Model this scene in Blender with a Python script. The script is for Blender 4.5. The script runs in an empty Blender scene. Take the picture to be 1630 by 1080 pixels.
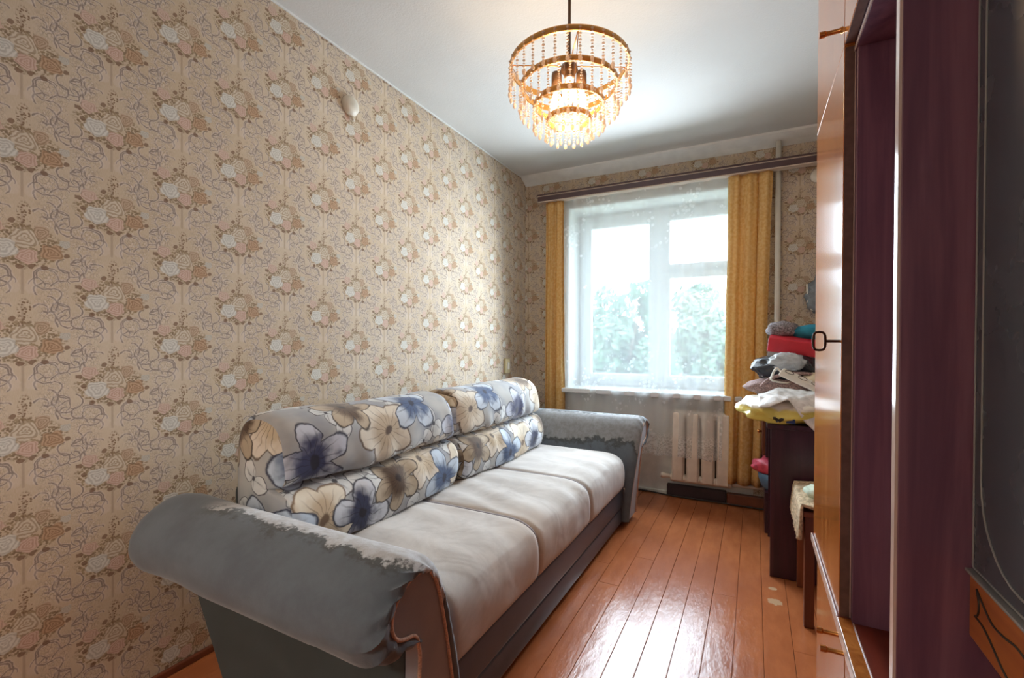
import bpy, bmesh, math, random
from mathutils import Vector, Matrix, noise
PI = math.pi
random.seed(7)
SC = bpy.context.scene
COL = SC.collection

# ------------------------------------------------------------------ camera, sky, exposure
def make_camera():
    f, yaw, pitch, roll, sy, h = 746.3, .4773, -.008383, .004196, 11.53, 1.10
    fw = Vector((-math.sin(yaw) * math.cos(pitch), math.cos(yaw) * math.cos(pitch), math.sin(pitch)))
    rt = Vector((math.cos(yaw), math.sin(yaw), 0))
    up = rt.cross(fw)
    r2 = math.cos(roll) * rt + math.sin(roll) * up
    u2 = -math.sin(roll) * rt + math.cos(roll) * up
    cd = bpy.data.cameras.new('camera')
    cd.sensor_fit = 'HORIZONTAL'
    cd.sensor_width = 36
    cd.lens = f / 1630 * 36
    cd.shift_y = sy / 1630
    cd.clip_start = .02
    cd.clip_end = 300
    co = bpy.data.objects.new('camera', cd)
    m = Matrix((r2, u2, -fw)).transposed().to_4x4()
    m.translation = Vector((0, 0, h))
    co.matrix_world = m
    COL.objects.link(co)
    SC.camera = co
make_camera()

world = bpy.data.worlds.new('sky')
SC.world = world
world.use_nodes = True
_wn = world.node_tree.nodes
_bg = _wn['Background']
_bg.inputs[0].default_value = (.76, .89, 1.0, 1)
_bg.inputs[1].default_value = 4.2

SC.view_settings.view_transform = 'Standard'
SC.view_settings.look = 'None'
SC.view_settings.gamma = 1
SC.view_settings.use_curve_mapping = False
SC.view_settings.exposure = 1.15

BULB_W = 2.0          # each of the chandelier's bulbs (W)
BULB_COL = (1.0, .70, .42)
HALL_FILL_W = 46.0         # unseen fill lamp added in the hallway at the camera's back
SC.cycles.max_bounces = 7
SC.cycles.diffuse_bounces = 4
SC.cycles.glossy_bounces = 3
SC.cycles.transparent_max_bounces = 9
SC.cycles.adaptive_threshold = .035
SC.cycles.sample_clamp_indirect = 3
SC.cycles.caustics_reflective = False
SC.cycles.caustics_refractive = False

# area lamp added inside the net to brighten the room as window daylight
_dl = bpy.data.lights.new('window_daylight_fill', 'AREA'); _dl.shape = 'RECTANGLE'; _dl.size = .96; _dl.size_y = 1.36
_dl.energy = 20; _dl.spread = math.radians(160); _dl.color = (.78, .90, 1.0)
_do = bpy.data.objects.new('window_daylight_fill', _dl); _do.location = (-.79, 3.31, 1.45); _do.rotation_euler = (-PI / 2 + math.radians(4.5), 0, 0)
COL.objects.link(_do)

# room measures
XL, XR, YF, YB, ZC = -1.71, .68, 3.545, -.95, 2.457

# ------------------------------------------------------------------ node expression helper
def srgb(r, g, b):
    def l(c):
        c /= 255
        return c / 12.92 if c <= .04045 else ((c + .055) / 1.055) ** 2.4
    return (l(r), l(g), l(b), 1)

class S:
    def __init__(s, nt, sock): s.nt, s.s = nt, sock
    def _m(s, op, b=None, c=None):
        n = s.nt.nodes.new('ShaderNodeMath'); n.operation = op
        for i, v in enumerate((s, b, c)):
            if v is None: continue
            if isinstance(v, S): s.nt.links.new(v.s, n.inputs[i])
            else: n.inputs[i].default_value = v
        return S(s.nt, n.outputs[0])
    def __add__(s, o): return s._m('ADD', o)
    def __radd__(s, o): return s._m('ADD', o)
    def __sub__(s, o): return s._m('SUBTRACT', o)
    def __rsub__(s, o): return s._m('MULTIPLY_ADD', -1.0, o)
    def __mul__(s, o): return s._m('MULTIPLY', o)
    def __rmul__(s, o): return s._m('MULTIPLY', o)
    def __truediv__(s, o): return s._m('DIVIDE', o)
    def abs(s): return s._m('ABSOLUTE')
    def sin(s): return s._m('SINE')
    def cos(s): return s._m('COSINE')
    def sqrt(s): return s._m('SQRT')
    def floor(s): return s._m('FLOOR')
    def min(s, o): return s._m('MINIMUM', o)
    def max(s, o): return s._m('MAXIMUM', o)
    def wrap(s, a, b): return s._m('WRAP', b, a)
    def mod(s, a): return s._m('FLOORED_MODULO', a)
    def atan2(s, o): return s._m('ARCTAN2', o)
    def gt(s, o): return s._m('GREATER_THAN', o)
    def lt(s, o): return s._m('LESS_THAN', o)
    def sst(s, a, b):            # 0 below a, 1 above b
        n = s.nt.nodes.new('ShaderNodeMapRange'); n.interpolation_type = 'SMOOTHSTEP'
        n.inputs[3].default_value, n.inputs[4].default_value = (0., 1.) if a < b else (1., 0.)
        n.inputs[1].default_value, n.inputs[2].default_value = min(a, b), max(a, b)
        s.nt.links.new(s.s, n.inputs[0])
        return S(s.nt, n.outputs[0])

class Mat:
    """A node material: a Principled BSDF fed by expressions."""
    def __init__(s, name, base=(.8, .8, .8, 1), rough=.6, metal=0., spec=.5, **kw):
        s.m = bpy.data.materials.new(name); s.m.use_nodes = True
        s.nt = s.m.node_tree
        s.b = s.nt.nodes['Principled BSDF']; s.out = s.nt.nodes['Material Output']
        s.b.inputs['Base Color'].default_value = base
        s.b.inputs['Roughness'].default_value = rough
        s.b.inputs['Metallic'].default_value = metal
        s.b.inputs['Specular IOR Level'].default_value = spec
        for k, v in kw.items():
            s.b.inputs[k.replace('_', ' ')].default_value = v
    def node(s, t, **kw):
        n = s.nt.nodes.new(t)
        for k, v in kw.items(): setattr(n, k, v)
        return n
    def link(s, a, b): s.nt.links.new(a.s if isinstance(a, S) else a, b)
    def pos(s):
        n = s.node('ShaderNodeNewGeometry'); q = s.node('ShaderNodeSeparateXYZ')
        s.link(n.outputs['Position'], q.inputs[0])
        return [S(s.nt, q.outputs[i]) for i in range(3)]
    def objpos(s):
        n = s.node('ShaderNodeTexCoord'); q = s.node('ShaderNodeSeparateXYZ')
        s.link(n.outputs['Object'], q.inputs[0])
        return [S(s.nt, q.outputs[i]) for i in range(3)]
    def uv(s):
        n = s.node('ShaderNodeTexCoord'); q = s.node('ShaderNodeSeparateXYZ')
        s.link(n.outputs['UV'], q.inputs[0])
        return [S(s.nt, q.outputs[i]) for i in range(2)]
    def vec(s, x, y, z=0.):
        n = s.node('ShaderNodeCombineXYZ')
        for i, v in enumerate((x, y, z)):
            if isinstance(v, S): s.link(v, n.inputs[i])
            else: n.inputs[i].default_value = v
        return n.outputs[0]
    def noise(s, v, scale, detail=2., rough=.5, dist=0.):
        n = s.node('ShaderNodeTexNoise')
        n.inputs['Scale'].default_value = scale; n.inputs['Detail'].default_value = detail
        n.inputs['Roughness'].default_value = rough; n.inputs['Distortion'].default_value = dist
        if v is not None: s.link(v, n.inputs['Vector'])
        return S(s.nt, n.outputs['Fac'])
    def voronoi(s, v, scale, feature='F1'):
        n = s.node('ShaderNodeTexVoronoi', feature=feature)
        n.inputs['Scale'].default_value = scale
        if v is not None: s.link(v, n.inputs['Vector'])
        return S(s.nt, n.outputs['Distance'])
    def mix(s, f, a, b):
        n = s.node('ShaderNodeMix', data_type='RGBA'); n.clamp_factor = True
        for i, v in ((0, f), (6, a), (7, b)):
            if isinstance(v, S): s.link(v, n.inputs[i])
            elif hasattr(v, 'is_output'): s.link(v, n.inputs[i])
            else: n.inputs[i].default_value = v
        return n.outputs[2]
    def color(s, c): s.link(c, s.b.inputs['Base Color']); return s
    def rough(s, r): s.link(r, s.b.inputs['Roughness']); return s
    def bump(s, h, strength=.3, dist=.002):
        n = s.node('ShaderNodeBump'); n.inputs['Strength'].default_value = strength
        n.inputs['Distance'].default_value = dist
        s.link(h, n.inputs['Height']); s.link(n.outputs[0], s.b.inputs['Normal'])
        return s

def plain(name, rgb, rough=.6, metal=0., vary=.12, scale=14., bump=0., bscale=120., spec=.5, **kw):
    """One-colour material with a little uneven tone and fine relief."""
    m = Mat(name, srgb(*rgb), rough, metal, spec, **kw)
    p = m.node('ShaderNodeTexCoord').outputs['Object']
    n = m.noise(p, scale, 4)
    a = srgb(*rgb)
    d = tuple(c * (1 - vary) for c in a[:3]) + (1,)
    l = tuple(min(1, c * (1 + vary)) for c in a[:3]) + (1,)
    m.color(m.mix(n.sst(.3, .7), d, l))
    if bump: m.bump(m.noise(p, bscale, 3), bump)
    return m.m

# ------------------------------------------------------------------ materials
M = {}
def wallpaper(name, axis):
    m = Mat(name, rough=.75, spec=.25)
    P = m.pos(); h, z = P[axis], P[2]
    W, H = .1935, .2555
    o = .504 if axis == 1 else .06
    hh = h - o
    k = ((hh / W) + .5).floor()
    x = hh - k * W
    zz = z - 1.86 + (k.mod(2.) * .128)
    y = zz.wrap(-H / 2, H / 2)
    # a slight hand-drawn wobble, the same in every repeat
    q = m.vec(x, y, 3.)
    wx = (m.noise(q, 42., 2) - .5) * .016
    wy = (m.noise(m.vec(x, y, 9.), 42., 2) - .5) * .016
    xa, ya = x + wx, y + wy
    mx = xa.abs()
    # paper: faint vertical weave and blotches
    bl = m.noise(m.vec(h, z, 0.), 1.6, 3)
    weave = m.noise(m.vec(h * 9., z, 0.), 90., 2)
    c = m.mix(bl.sst(.3, .7), srgb(206, 190, 166), srgb(196, 176, 148))
    c = m.mix(weave.sst(.35, .7) * .22, c, srgb(228, 214, 198))
    # scrolls
    def arc(cx, cy, r, nx, ny, lim, w=.0015):
        dx, dy = mx - cx, ya - cy
        d = ((dx * dx + dy * dy).sqrt() - r).abs()
        g = (dx * nx + dy * ny).gt(lim)
        return d.sst(w * 1.7, w * .5) * g, d.sst(.0055, .0015) * g
    arcs = [(.050, -.082, .030, -1, .2, -.016), (.048, -.080, .023, 0, 1, -.006), (.078, -.070, .017, 1, -.4, -.010),
            (.044, -.114, .021, -1, 0, -.010), (.080, -.108, .024, .3, 1, -.004), (.066, -.122, .013, 1, 0, -.006),
            (.096, .062, .030, -1, 1, .004), (.090, .060, .017, -1, -.3, -.004), (.074, .084, .024, 1, .5, .000),
            (.050, .104, .021, 1, -.2, -.006), (.086, .114, .015, -1, 0, -.006), (.028, -.100, .017, .2, 1, -.002),
            (.093, .092, .034, -1, -1, .010), (.036, .088, .016, .6, 1, -.004), (.090, -.040, .020, -1, -.5, -.004)]
    scr = halo = None
    for a in arcs:
        t, hl_ = arc(*a)
        scr = t if scr is None else scr.max(t)
        halo = hl_ if halo is None else halo.max(hl_)
    c = m.mix(halo * .42, c, srgb(226, 216, 206))
    feather = m.voronoi(m.vec(mx * 1.0, ya * .55, 1.), 190., 'DISTANCE_TO_EDGE').sst(.10, .02)
    zone = ((mx - .062).abs().sst(.044, .018)) * (((y + .088).abs().sst(.056, .024)).max((y - .090).abs().sst(.046, .02)))
    scr = scr.max(feather * zone * .60)
    c = m.mix(scr * .85, c, srgb(134, 118, 110))
    glow = m.voronoi(m.vec(mx, ya, 4.), 120.).sst(.5, .1) * zone
    c = m.mix(glow * .45, c, srgb(226, 214, 204))
    stem = x.abs().sst(.0045, .001) * (y + .02).abs().sst(.150, .09)
    c = m.mix(stem * .45, c, srgb(150, 125, 108))
    lyre = ((mx - .017) * 70.)._m('POWER', 2.) + ((y + .105) * 45.)._m('POWER', 2.)
    c = m.mix(lyre.sst(1., .5) * .25, c, srgb(224, 212, 204))
    # foliage round the bouquet and the plume over it
    e1 = (xa * 11.4)._m('POWER', 2.) + ((ya - .002) * 17.2)._m('POWER', 2.) + (m.noise(q, 70., 2) - .5) * .9
    lv = m.voronoi(m.vec(x, y * 1.2, 0.), 150.)
    leaves = e1.sst(1.08, .8) * lv.sst(.66, .44)
    c = m.mix(leaves * .80, c, m.mix(m.noise(q, 60., 1).sst(.4, .6), srgb(116, 92, 66), srgb(150, 128, 96)))
    pl = ((x - .004) * 62.)._m('POWER', 2.) + ((y - .082) * 26.)._m('POWER', 2.)
    plume = pl.sst(1.1, .5) * m.voronoi(m.vec(x, y, 7.), 170.).sst(.55, .3)
    c = m.mix(plume * .9, c, srgb(128, 100, 76))
    for px, py in ((-.048, -.046), (-.006, -.056), (.018, -.050), (.045, -.053), (-.078, .030), (-.068, .004), (.092, -.012), (-.02, .062)):
        e = ((xa - px) * 120.)._m('POWER', 2.) + ((ya - py) * 150.)._m('POWER', 2.)
        c = m.mix(e.sst(1.1, .6) * .8, c, srgb(124, 94, 74))
    # roses
    roses = ((.086, .018, .014, (200, 196, 186), (180, 174, 162)), (.038, .040, .020, (196, 172, 148), (156, 130, 104)),
             (-.054, .042, .021, (210, 184, 168), (188, 158, 142)), (.058, -.010, .026, (194, 162, 132), (152, 120, 92)),
             (.004, .020, .030, (212, 200, 180), (168, 148, 124)), (.010, -.026, .022, (212, 184, 168), (188, 154, 138)),
             (-.036, -.010, .030, (218, 216, 208), (188, 184, 174)))
    for rx, ry, R, ca, cb in roses:
        dx, dy = xa - rx, (ya - ry) * 1.12
        r = (dx * dx + dy * dy).sqrt() * (1 / R)
        th = dy.atan2(dx)
        sp = (r * 19. + (th * 3. + rx * 90.).sin() * 2.2).sin() * .5 + .5
        edge = r + (th * 5.).sin() * .09
        col = m.mix(sp.sst(.15, .95) * .9, srgb(*ca), srgb(*cb))
        c = m.mix(edge.sst(1.0, .86) * .92, c, col)
    m.color(c)
    m.bump(weave, .18, .001)
    return m.m

M['paper_left'] = wallpaper('floral wallpaper side wall', 1)
M['paper_far'] = wallpaper('floral wallpaper window wall', 0)

def ceiling_mat():
    m = Mat('whitewashed ceiling', rough=.85, spec=.2)
    p = m.node('ShaderNodeTexCoord').outputs['Object']
    n = m.noise(p, 1.1, 4); f = m.noise(p, 130., 3, .6)
    m.color(m.mix(n.sst(.35, .7), srgb(204, 205, 203), srgb(216, 217, 215)))
    m.bump(f, .35, .003)
    return m.m
M['ceiling'] = ceiling_mat()
M['paper_plain'] = plain('beige wallpaper', (192, 174, 152), .75, vary=.12, scale=18, bump=.15, bscale=90)
M['plaster'] = plain('white painted plaster', (226, 228, 226), .6, vary=.05, bump=.15, bscale=40)
M['lower_wall'] = plain('grey green painted wall', (224, 226, 220), .6, vary=.08, bump=.2, bscale=60)
M['white_paint'] = plain('white gloss paint', (232, 234, 234), .35, vary=.04, bump=.06, bscale=60)

def floor_paint():
    m = Mat('orange brown floor paint', rough=.22, spec=.5)
    P = m.pos(); x, y = P[0], P[1]
    v = m.vec(x * 3., y, 0.)
    n = m.noise(v, 5., 5, .6); n2 = m.noise(m.vec(x, y, 2.), 2.2, 3)
    c = m.mix(n.sst(.3, .75), srgb(172, 100, 60), srgb(192, 116, 72))
    # foot-worn track down the room's middle, part of its tone a painted-in reflection
    wear_reflection = ((x + .28).abs() + (n2 - .5) * .5).sst(.42, .12) * ((y - 1.5).abs() + (n2 - .5) * .8).sst(1.5, .7)
    c = m.mix(wear_reflection * .75, c, m.mix(n, srgb(150, 88, 66), srgb(168, 106, 84)))
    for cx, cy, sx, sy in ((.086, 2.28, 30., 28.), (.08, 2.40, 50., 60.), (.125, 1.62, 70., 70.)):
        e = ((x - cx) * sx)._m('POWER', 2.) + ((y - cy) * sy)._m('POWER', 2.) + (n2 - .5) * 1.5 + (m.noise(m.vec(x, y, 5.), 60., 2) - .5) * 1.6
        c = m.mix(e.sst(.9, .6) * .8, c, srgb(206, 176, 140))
    m.color(c)
    rr = m.noise(m.vec(x * 4., y, 4.), 26., 4, .6)
    m.rough(rr.sst(.25, .8) * .10 + .15)
    m.bump(m.noise(m.vec(x * 2.2, y * .8, 1.), 16., 5, .6), .30, .006)
    return m.m
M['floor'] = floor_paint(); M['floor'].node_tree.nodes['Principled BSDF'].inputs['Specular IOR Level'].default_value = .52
M['gap'] = plain('dark floor gap', (52, 30, 20), .8)
M['skirting'] = plain('red brown skirting paint', (120, 66, 44), .4, vary=.15)
M['recess_dark'] = plain('blackish brown recess', (56, 40, 44), .5, vary=.2)

def wood(name, light, dark, axis=2, scale=26., rough=.12, coat=.0, bump=.0, stretch=.06):
    m = Mat(name, rough=rough, spec=.5)
    P = m.pos()
    v = [P[0] * 1., P[1] * 1., P[2] * 1.]
    v[axis] = v[axis] * stretch
    q = m.vec(*v)
    n = m.noise(q, scale, 5, .6, .6); f = m.noise(q, scale * 6, 2)
    c = m.mix(n.sst(.32, .68), srgb(*dark), srgb(*light))
    c = m.mix(f.sst(.45, .7) * .25, c, srgb(*dark))
    m.color(c)
    if coat:
        m.b.inputs['Coat Weight'].default_value = coat
        m.b.inputs['Coat Roughness'].default_value = .05
    if bump: m.bump(n, bump, .002)
    return m.m
M['golden'] = wood('lacquered golden wood', (206, 132, 66), (168, 96, 44), rough=.13, bump=.015)
M['mahogany'] = wood('dark mahogany', (142, 98, 116), (110, 72, 94), rough=.42)
M['mahogany_floor'] = wood('red mahogany shelf', (128, 54, 36), (92, 36, 26), axis=1, rough=.3)
M['desk_wood'] = wood('dark plum desk veneer', (70, 36, 50), (48, 24, 38), rough=.3)
M['stool_wood'] = wood('brown stool wood', (132, 70, 40), (92, 46, 26), rough=.4)
M['ornament_wood'] = wood('orange veneer', (204, 126, 64), (166, 92, 42), axis=1, scale=12., rough=.3)
M['edge_band'] = plain('pale glossy edge band', (222, 200, 190), .15, vary=.04)
M['brown_edge'] = plain('brown chipboard edge', (112, 84, 74), .5, vary=.15, scale=60)
M['bronze'] = plain('brass bronze metal', (196, 132, 72), .25, 1., vary=.1)
M['dark_metal'] = plain('dark iron', (70, 46, 36), .45, .7, vary=.2)
def dark_glass():
    m = Mat('dark cabinet glass', (.075, .092, .12, 1), .08, 0, .6)
    p = m.node('ShaderNodeTexCoord').outputs['Object']
    m.rough(m.noise(p, 9., 4).sst(.4, .8) * .05 + .26)
    return m.m
M['dark_glass'] = dark_glass()
M['pinstripe'] = plain('grey glass line', (150, 150, 150), .4, vary=.05)

# sofa fabrics
def velour(name, rgb, worn=None, rough=.8):
    m = Mat(name, rough=rough, spec=.2)
    m.b.inputs['Sheen Weight'].default_value = .35
    m.b.inputs['Sheen Roughness'].default_value = .4
    p = m.node('ShaderNodeTexCoord').outputs['Object']
    n = m.noise(p, 6., 4); f = m.noise(p, 500., 2)
    a = srgb(*rgb); d = tuple(v * .82 for v in a[:3]) + (1,)
    c = m.mix(n.sst(.3, .7), d, a)
    m.color(c)
    m.bump(f, .2, .001)
    return m.m
def worn_fabric(name='worn grey green velour', amt=1.):
    """Grey-green velour of the arms, rubbed through to pale backing along the crest (UV v runs round the roll, 0..1)."""
    m = Mat(name, rough=.8, spec=.2)
    m.b.inputs['Sheen Weight'].default_value = .25
    u, v = m.uv()
    p = m.node('ShaderNodeTexCoord').outputs['Object']
    n = m.noise(p, 7., 5, .7); f = m.noise(p, 38., 4, .7); g = m.noise(p, 480., 2)
    c = m.mix(n.sst(.3, .7), srgb(88, 94, 102), srgb(100, 108, 116))
    band = (v - .5).abs() + (n - .5) * .17 + (f - .5) * .05
    ends = u.sst(.22, .34)
    rub = band.sst(.075, .062) * ends * amt
    c = m.mix(band.sst(.10, .075) * ends * .7, c, srgb(64, 64, 58))
    c = m.mix(rub, c, m.mix(f.sst(.35, .65), srgb(190, 192, 196), srgb(168, 166, 166)))
    m.color(c)
    m.bump(g + rub * -1.2, .25, .002)
    return m.m
M['arm'] = worn_fabric(); M['arm_far'] = worn_fabric('rubbed teal grey velour', .45)
M['arm_dark'] = velour('dark grey green velour', (62, 68, 68))
M['arm_panel'] = velour('taupe velour panel', (160, 158, 166))
M['piping'] = plain('twisted beige cord', (206, 172, 150), .7, vary=.25, scale=220)
def seat_fabric():
    m = Mat('pale taupe seat velour', rough=.85, spec=.15)
    m.b.inputs['Sheen Weight'].default_value = .4
    P = m.pos()
    v = m.vec(P[0] * .8, P[1], P[2])
    n = m.noise(v, 5., 6, .68, .8); g = m.noise(v, 420., 2); n2 = m.noise(v, 1.7, 3)
    c = m.mix(n.sst(.34, .66), srgb(176, 170, 165), srgb(198, 193, 188))
    c = m.mix(n2.sst(.55, .72) * .5, c, srgb(178, 158, 142))
    m.color(c)
    w = m.noise(m.vec(P[0], P[1] * 1.6, P[2]), 4., 2, .5, .8)
    m.bump(w * 3. + g * .12, .35, .006)
    return m.m
M['seat'] = seat_fabric()
M['leather'] = plain('charcoal leatherette', (76, 86, 104), .34, vary=.12, scale=5, bump=.12, bscale=260)

def floral_print():
    m = Mat('large floral cushion print', rough=.8, spec=.2)
    m.b.inputs['Sheen Weight'].default_value = .2
    u, v = m.uv()
    W, H = .80, .66
    p = m.vec(u, v, 0.)
    wob = m.noise(p, 11., 3)
    wob2 = m.noise(m.vec(u, v, 5.), 11., 3)
    uu, vv = u + (wob - .5) * .055, v + (wob2 - .5) * .055
    n = m.noise(p, 6., 3)
    c = m.mix(n.sst(.35, .65), srgb(150, 152, 158), srgb(178, 176, 172))
    def flower(cx, cy, R, np_, rot, inner, outer, line, sharp=.5, sq=1.):
        nonlocal c
        dx = (uu - cx).wrap(-W / 2, W / 2); dy = (vv - cy).wrap(-H / 2, H / 2) * sq
        r = (dx * dx + dy * dy).sqrt() * (1 / (R * 1.14))
        th = dy.atan2(dx) + rot
        lobe = (th * (np_ / 2.)).cos().abs()
        edge = lobe * sharp + (1 - sharp)
        ins = (edge - r)
        k = ins.sst(0., .06)
        col = m.mix((r + (wob - .5) * 1.4).sst(.25, .75), srgb(*inner), srgb(*outer))
        vein = (th * (np_ * 3.)).sin().sst(.82, .98) * r.sst(.9, .3)
        col = m.mix(vein * .6, col, srgb(*line))
        col = m.mix(ins.sst(.12, .06) * .95, col, srgb(*line))
        col = m.mix(r.sst(.16, .09), col, srgb(*line))
        c = m.mix(k, c, col)
    leafc = ((196, 198, 198), (212, 212, 210), (70, 68, 74))
    for cx, cy, R, k, rot in ((.30, .20, .070, 2, .5), (.36, .27, .060, 2, 1.9), (.70, .40, .075, 2, .9), (.64, .33, .055, 2, 2.5), (.08, .62, .065, 2, .2),
                              (.50, .55, .060, 2, 1.3), (.18, .22, .07, 2, 1.1), (.50, .30, .06, 2, .1), (.02, .24, .07, 2, 1.6), (.36, .02, .06, 2, 2.6), (.70, .60, .07, 2, 1.7), (.18, .52, .06, 2, .9), (.20, .42, .060, 2, 2.2), (.55, .02, .060, 2, .8)):
        flower(cx, cy, R, k, rot, *leafc, .85)
    flower(.10, .10, .125, 5, .4, (198, 178, 150), (222, 212, 194), (120, 98, 78), .30)
    flower(.60, .20, .120, 6, 1.0, (190, 172, 146), (216, 206, 192), (92, 76, 64), .32)
    flower(.42, .42, .125, 5, .6, (188, 170, 146), (214, 204, 188), (96, 78, 66), .30)
    flower(.26, .08, .120, 4, .2, (52, 56, 84), (204, 208, 216), (34, 32, 46), .55)
    flower(.74, .08, .130, 4, 1.3, (66, 84, 118), (188, 200, 214), (44, 46, 66), .6)
    flower(.10, .36, .130, 5, 2.0, (58, 60, 92), (196, 200, 212), (38, 36, 52), .55)
    flower(.60, .50, .125, 4, .9, (70, 88, 124), (196, 206, 218), (44, 46, 66), .55)
    flower(.44, .16, .115, 6, .7, (84, 64, 48), (176, 160, 138), (48, 34, 28), .42)
    flower(.28, .56, .115, 6, .1, (92, 70, 50), (182, 164, 140), (52, 38, 30), .42)
    flower(.76, .28, .060, 5, .3, (110, 92, 74), (206, 196, 182), (70, 58, 50), .4)
    m.color(c)
    m.bump(m.noise(p, 300., 2), .15, .001)
    return m.m
M['floral'] = floral_print()

def drape():
    m = Mat('ochre curtain cloth', rough=.75, spec=.15)
    p = m.node('ShaderNodeTexCoord').outputs['Object']
    n = m.noise(p, 60., 3); n2 = m.noise(p, 3., 3)
    c = m.mix(n.sst(.35, .65), srgb(230, 184, 112), srgb(240, 204, 142))
    c = m.mix(n2.sst(.5, .75) * .4, c, srgb(234, 200, 146))
    m.color(c); m.bump(n, .2, .001)
    tr = m.node('ShaderNodeBsdfTranslucent'); m.link(c, tr.inputs[0])
    mx = m.node('ShaderNodeMixShader'); mx.inputs[0].default_value = .25
    m.link(m.b.outputs[0], mx.inputs[1]); m.link(tr.outputs[0], mx.inputs[2]); m.link(mx.outputs[0], m.out.inputs[0])
    return m.m
M['drape'] = drape()

def tulle():
    """Sheer net: mostly see-through, thicker where leaf sprigs and the lace hem are woven in (UV in metres, v from the hem)."""
    m = Mat('white sheer tulle', (.9, .92, .93, 1), .8, 0, .1)
    u, v = m.uv()
    p = m.vec(u, v, 0.)
    sprig = m.voronoi(m.vec(u, v, 0.), 7.5).sst(.17, .13)
    leafy = m.voronoi(m.vec(u, v, 3.), 34.).sst(.50, .30)
    vine = m.noise(m.vec(u * 1.4, v, 8.), 5., 3).sst(.52, .58)
    body = v.sst(.80, .60).max(v.sst(1.45, 1.62) * .7)
    hem = v.sst(.20, .12) * m.voronoi(p, 60., 'DISTANCE_TO_EDGE').sst(.12, .03)
    thick = (sprig * leafy * .38).max(vine * leafy * body * .40).max(hem * .45)
    fac = thick * .7 + .42
    tp = m.node('ShaderNodeBsdfTransparent'); tp.inputs[0].default_value = (1, 1, 1, 1)
    tl = m.node('ShaderNodeBsdfTranslucent'); tl.inputs[0].default_value = (.92, .95, .97, 1)
    df = m.node('ShaderNodeBsdfDiffuse'); df.inputs[0].default_value = (.92, .94, .95, 1)
    a = m.node('ShaderNodeMixShader'); a.inputs[0].default_value = .5
    m.link(tl.outputs[0], a.inputs[1]); m.link(df.outputs[0], a.inputs[2])
    b = m.node('ShaderNodeMixShader'); m.link(fac, b.inputs[0])
    m.link(tp.outputs[0], b.inputs[1]); m.link(a.outputs[0], b.inputs[2]); m.link(b.outputs[0], m.out.inputs[0])
    m.nt.nodes.remove(m.b)
    return m.m
M['tulle'] = tulle()

def pane():
    m = Mat('window glass')
    tp = m.node('ShaderNodeBsdfTransparent'); tp.inputs[0].default_value = (.97, .99, 1, 1)
    gl = m.node('ShaderNodeBsdfGlossy'); gl.inputs['Roughness'].default_value = .02
    b = m.node('ShaderNodeMixShader'); b.inputs[0].default_value = .05
    p = m.node('ShaderNodeTexCoord').outputs['Object']
    m.link(m.noise(p, 3., 3) * .04 + .03, b.inputs[0])
    m.link(tp.outputs[0], b.inputs[1]); m.link(gl.outputs[0], b.inputs[2]); m.link(b.outputs[0], m.out.inputs[0])
    m.nt.nodes.remove(m.b)
    return m.m
M['pane'] = pane()
M['rail'] = plain('dark brown curtain rail', (84, 62, 62), .35, vary=.1)
M['rail_line'] = plain('pale rail groove', (204, 186, 172), .4, vary=.05)
M['radiator'] = plain('cream radiator enamel', (238, 228, 214), .4, vary=.06)
M['radiator_gap'] = plain('dark brown gap', (88, 76, 66), .8, vary=.2)
M['pipe'] = plain('white pipe paint', (228, 222, 210), .35, vary=.05)
M['plastic_white'] = plain('ivory plastic', (224, 218, 204), .4, vary=.04)
M['plastic_beige'] = plain('yellowed plastic', (196, 182, 140), .45, vary=.06)

def film(name, rgb, alpha_mix, rough=.25, bump=.5, second=None, split=None):
    m = Mat(name, srgb(*rgb), rough, 0, .6)
    p = m.node('ShaderNodeTexCoord').outputs['Object']
    n = m.noise(p, 16., 5, .6, 1.5)
    if second:
        P = m.pos()
        k = (P[2] + (m.noise(p, 9., 3) - .5) * .06).sst(split + .008, split - .008)
        c = m.mix(k, srgb(*rgb), srgb(*second))
        m.color(c)
    else:
        a = srgb(*rgb)
        m.color(m.mix(n.sst(.35, .65), tuple(v * .75 for v in a[:3]) + (1,), a))
    m.bump(n, bump, .012)
    if alpha_mix:
        tp = m.node('ShaderNodeBsdfTransparent'); b = m.node('ShaderNodeMixShader'); b.inputs[0].default_value = alpha_mix
        m.link(tp.outputs[0], b.inputs[1]); m.link(m.b.outputs[0], b.inputs[2]); m.link(b.outputs[0], m.out.inputs[0])
    return m.m
M['yellow_bag'] = film('yellow printed bag film', (238, 232, 218), 0, second=(226, 208, 104), split=.79)
M['white_bag'] = film('white bag film', (240, 238, 236), 0, .3)
M['clear_bag'] = film('clear bag film', (220, 226, 230), .65, .15)
M['black_bag'] = film('black bag film', (44, 50, 60), 0, .2)
M['grey_bag'] = film('silver grey bag film', (128, 136, 142), 0, .25)
M['red_card'] = plain('red cardboard', (206, 48, 62), .4, vary=.08)
M['grey_card'] = plain('grey cardboard', (176, 172, 168), .6, vary=.08)
M['teal'] = plain('teal cloth', (16, 118, 140), .7, vary=.2, bump=.4, bscale=50)
M['teal_dark'] = plain('dark teal cloth', (22, 66, 76), .7, vary=.2, bump=.4, bscale=50)
M['knit'] = plain('grey speckled knit', (134, 128, 132), .9, vary=.55, scale=130, bump=.6, bscale=160)
M['woven'] = plain('mauve woven straw', (150, 124, 120), .8, vary=.5, scale=150, bump=.6, bscale=170)
M['beige_cloth'] = plain('beige cloth', (206, 188, 158), .8, vary=.12, scale=30, bump=.4, bscale=60)
M['fringe'] = plain('cream fringe cloth', (196, 174, 142), .9, vary=.35, scale=90, bump=.8, bscale=110)
M['pink'] = film('pink bag film', (240, 96, 124), 0, .3)
M['blue'] = plain('blue enamel', (92, 132, 166), .3, vary=.1)
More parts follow.
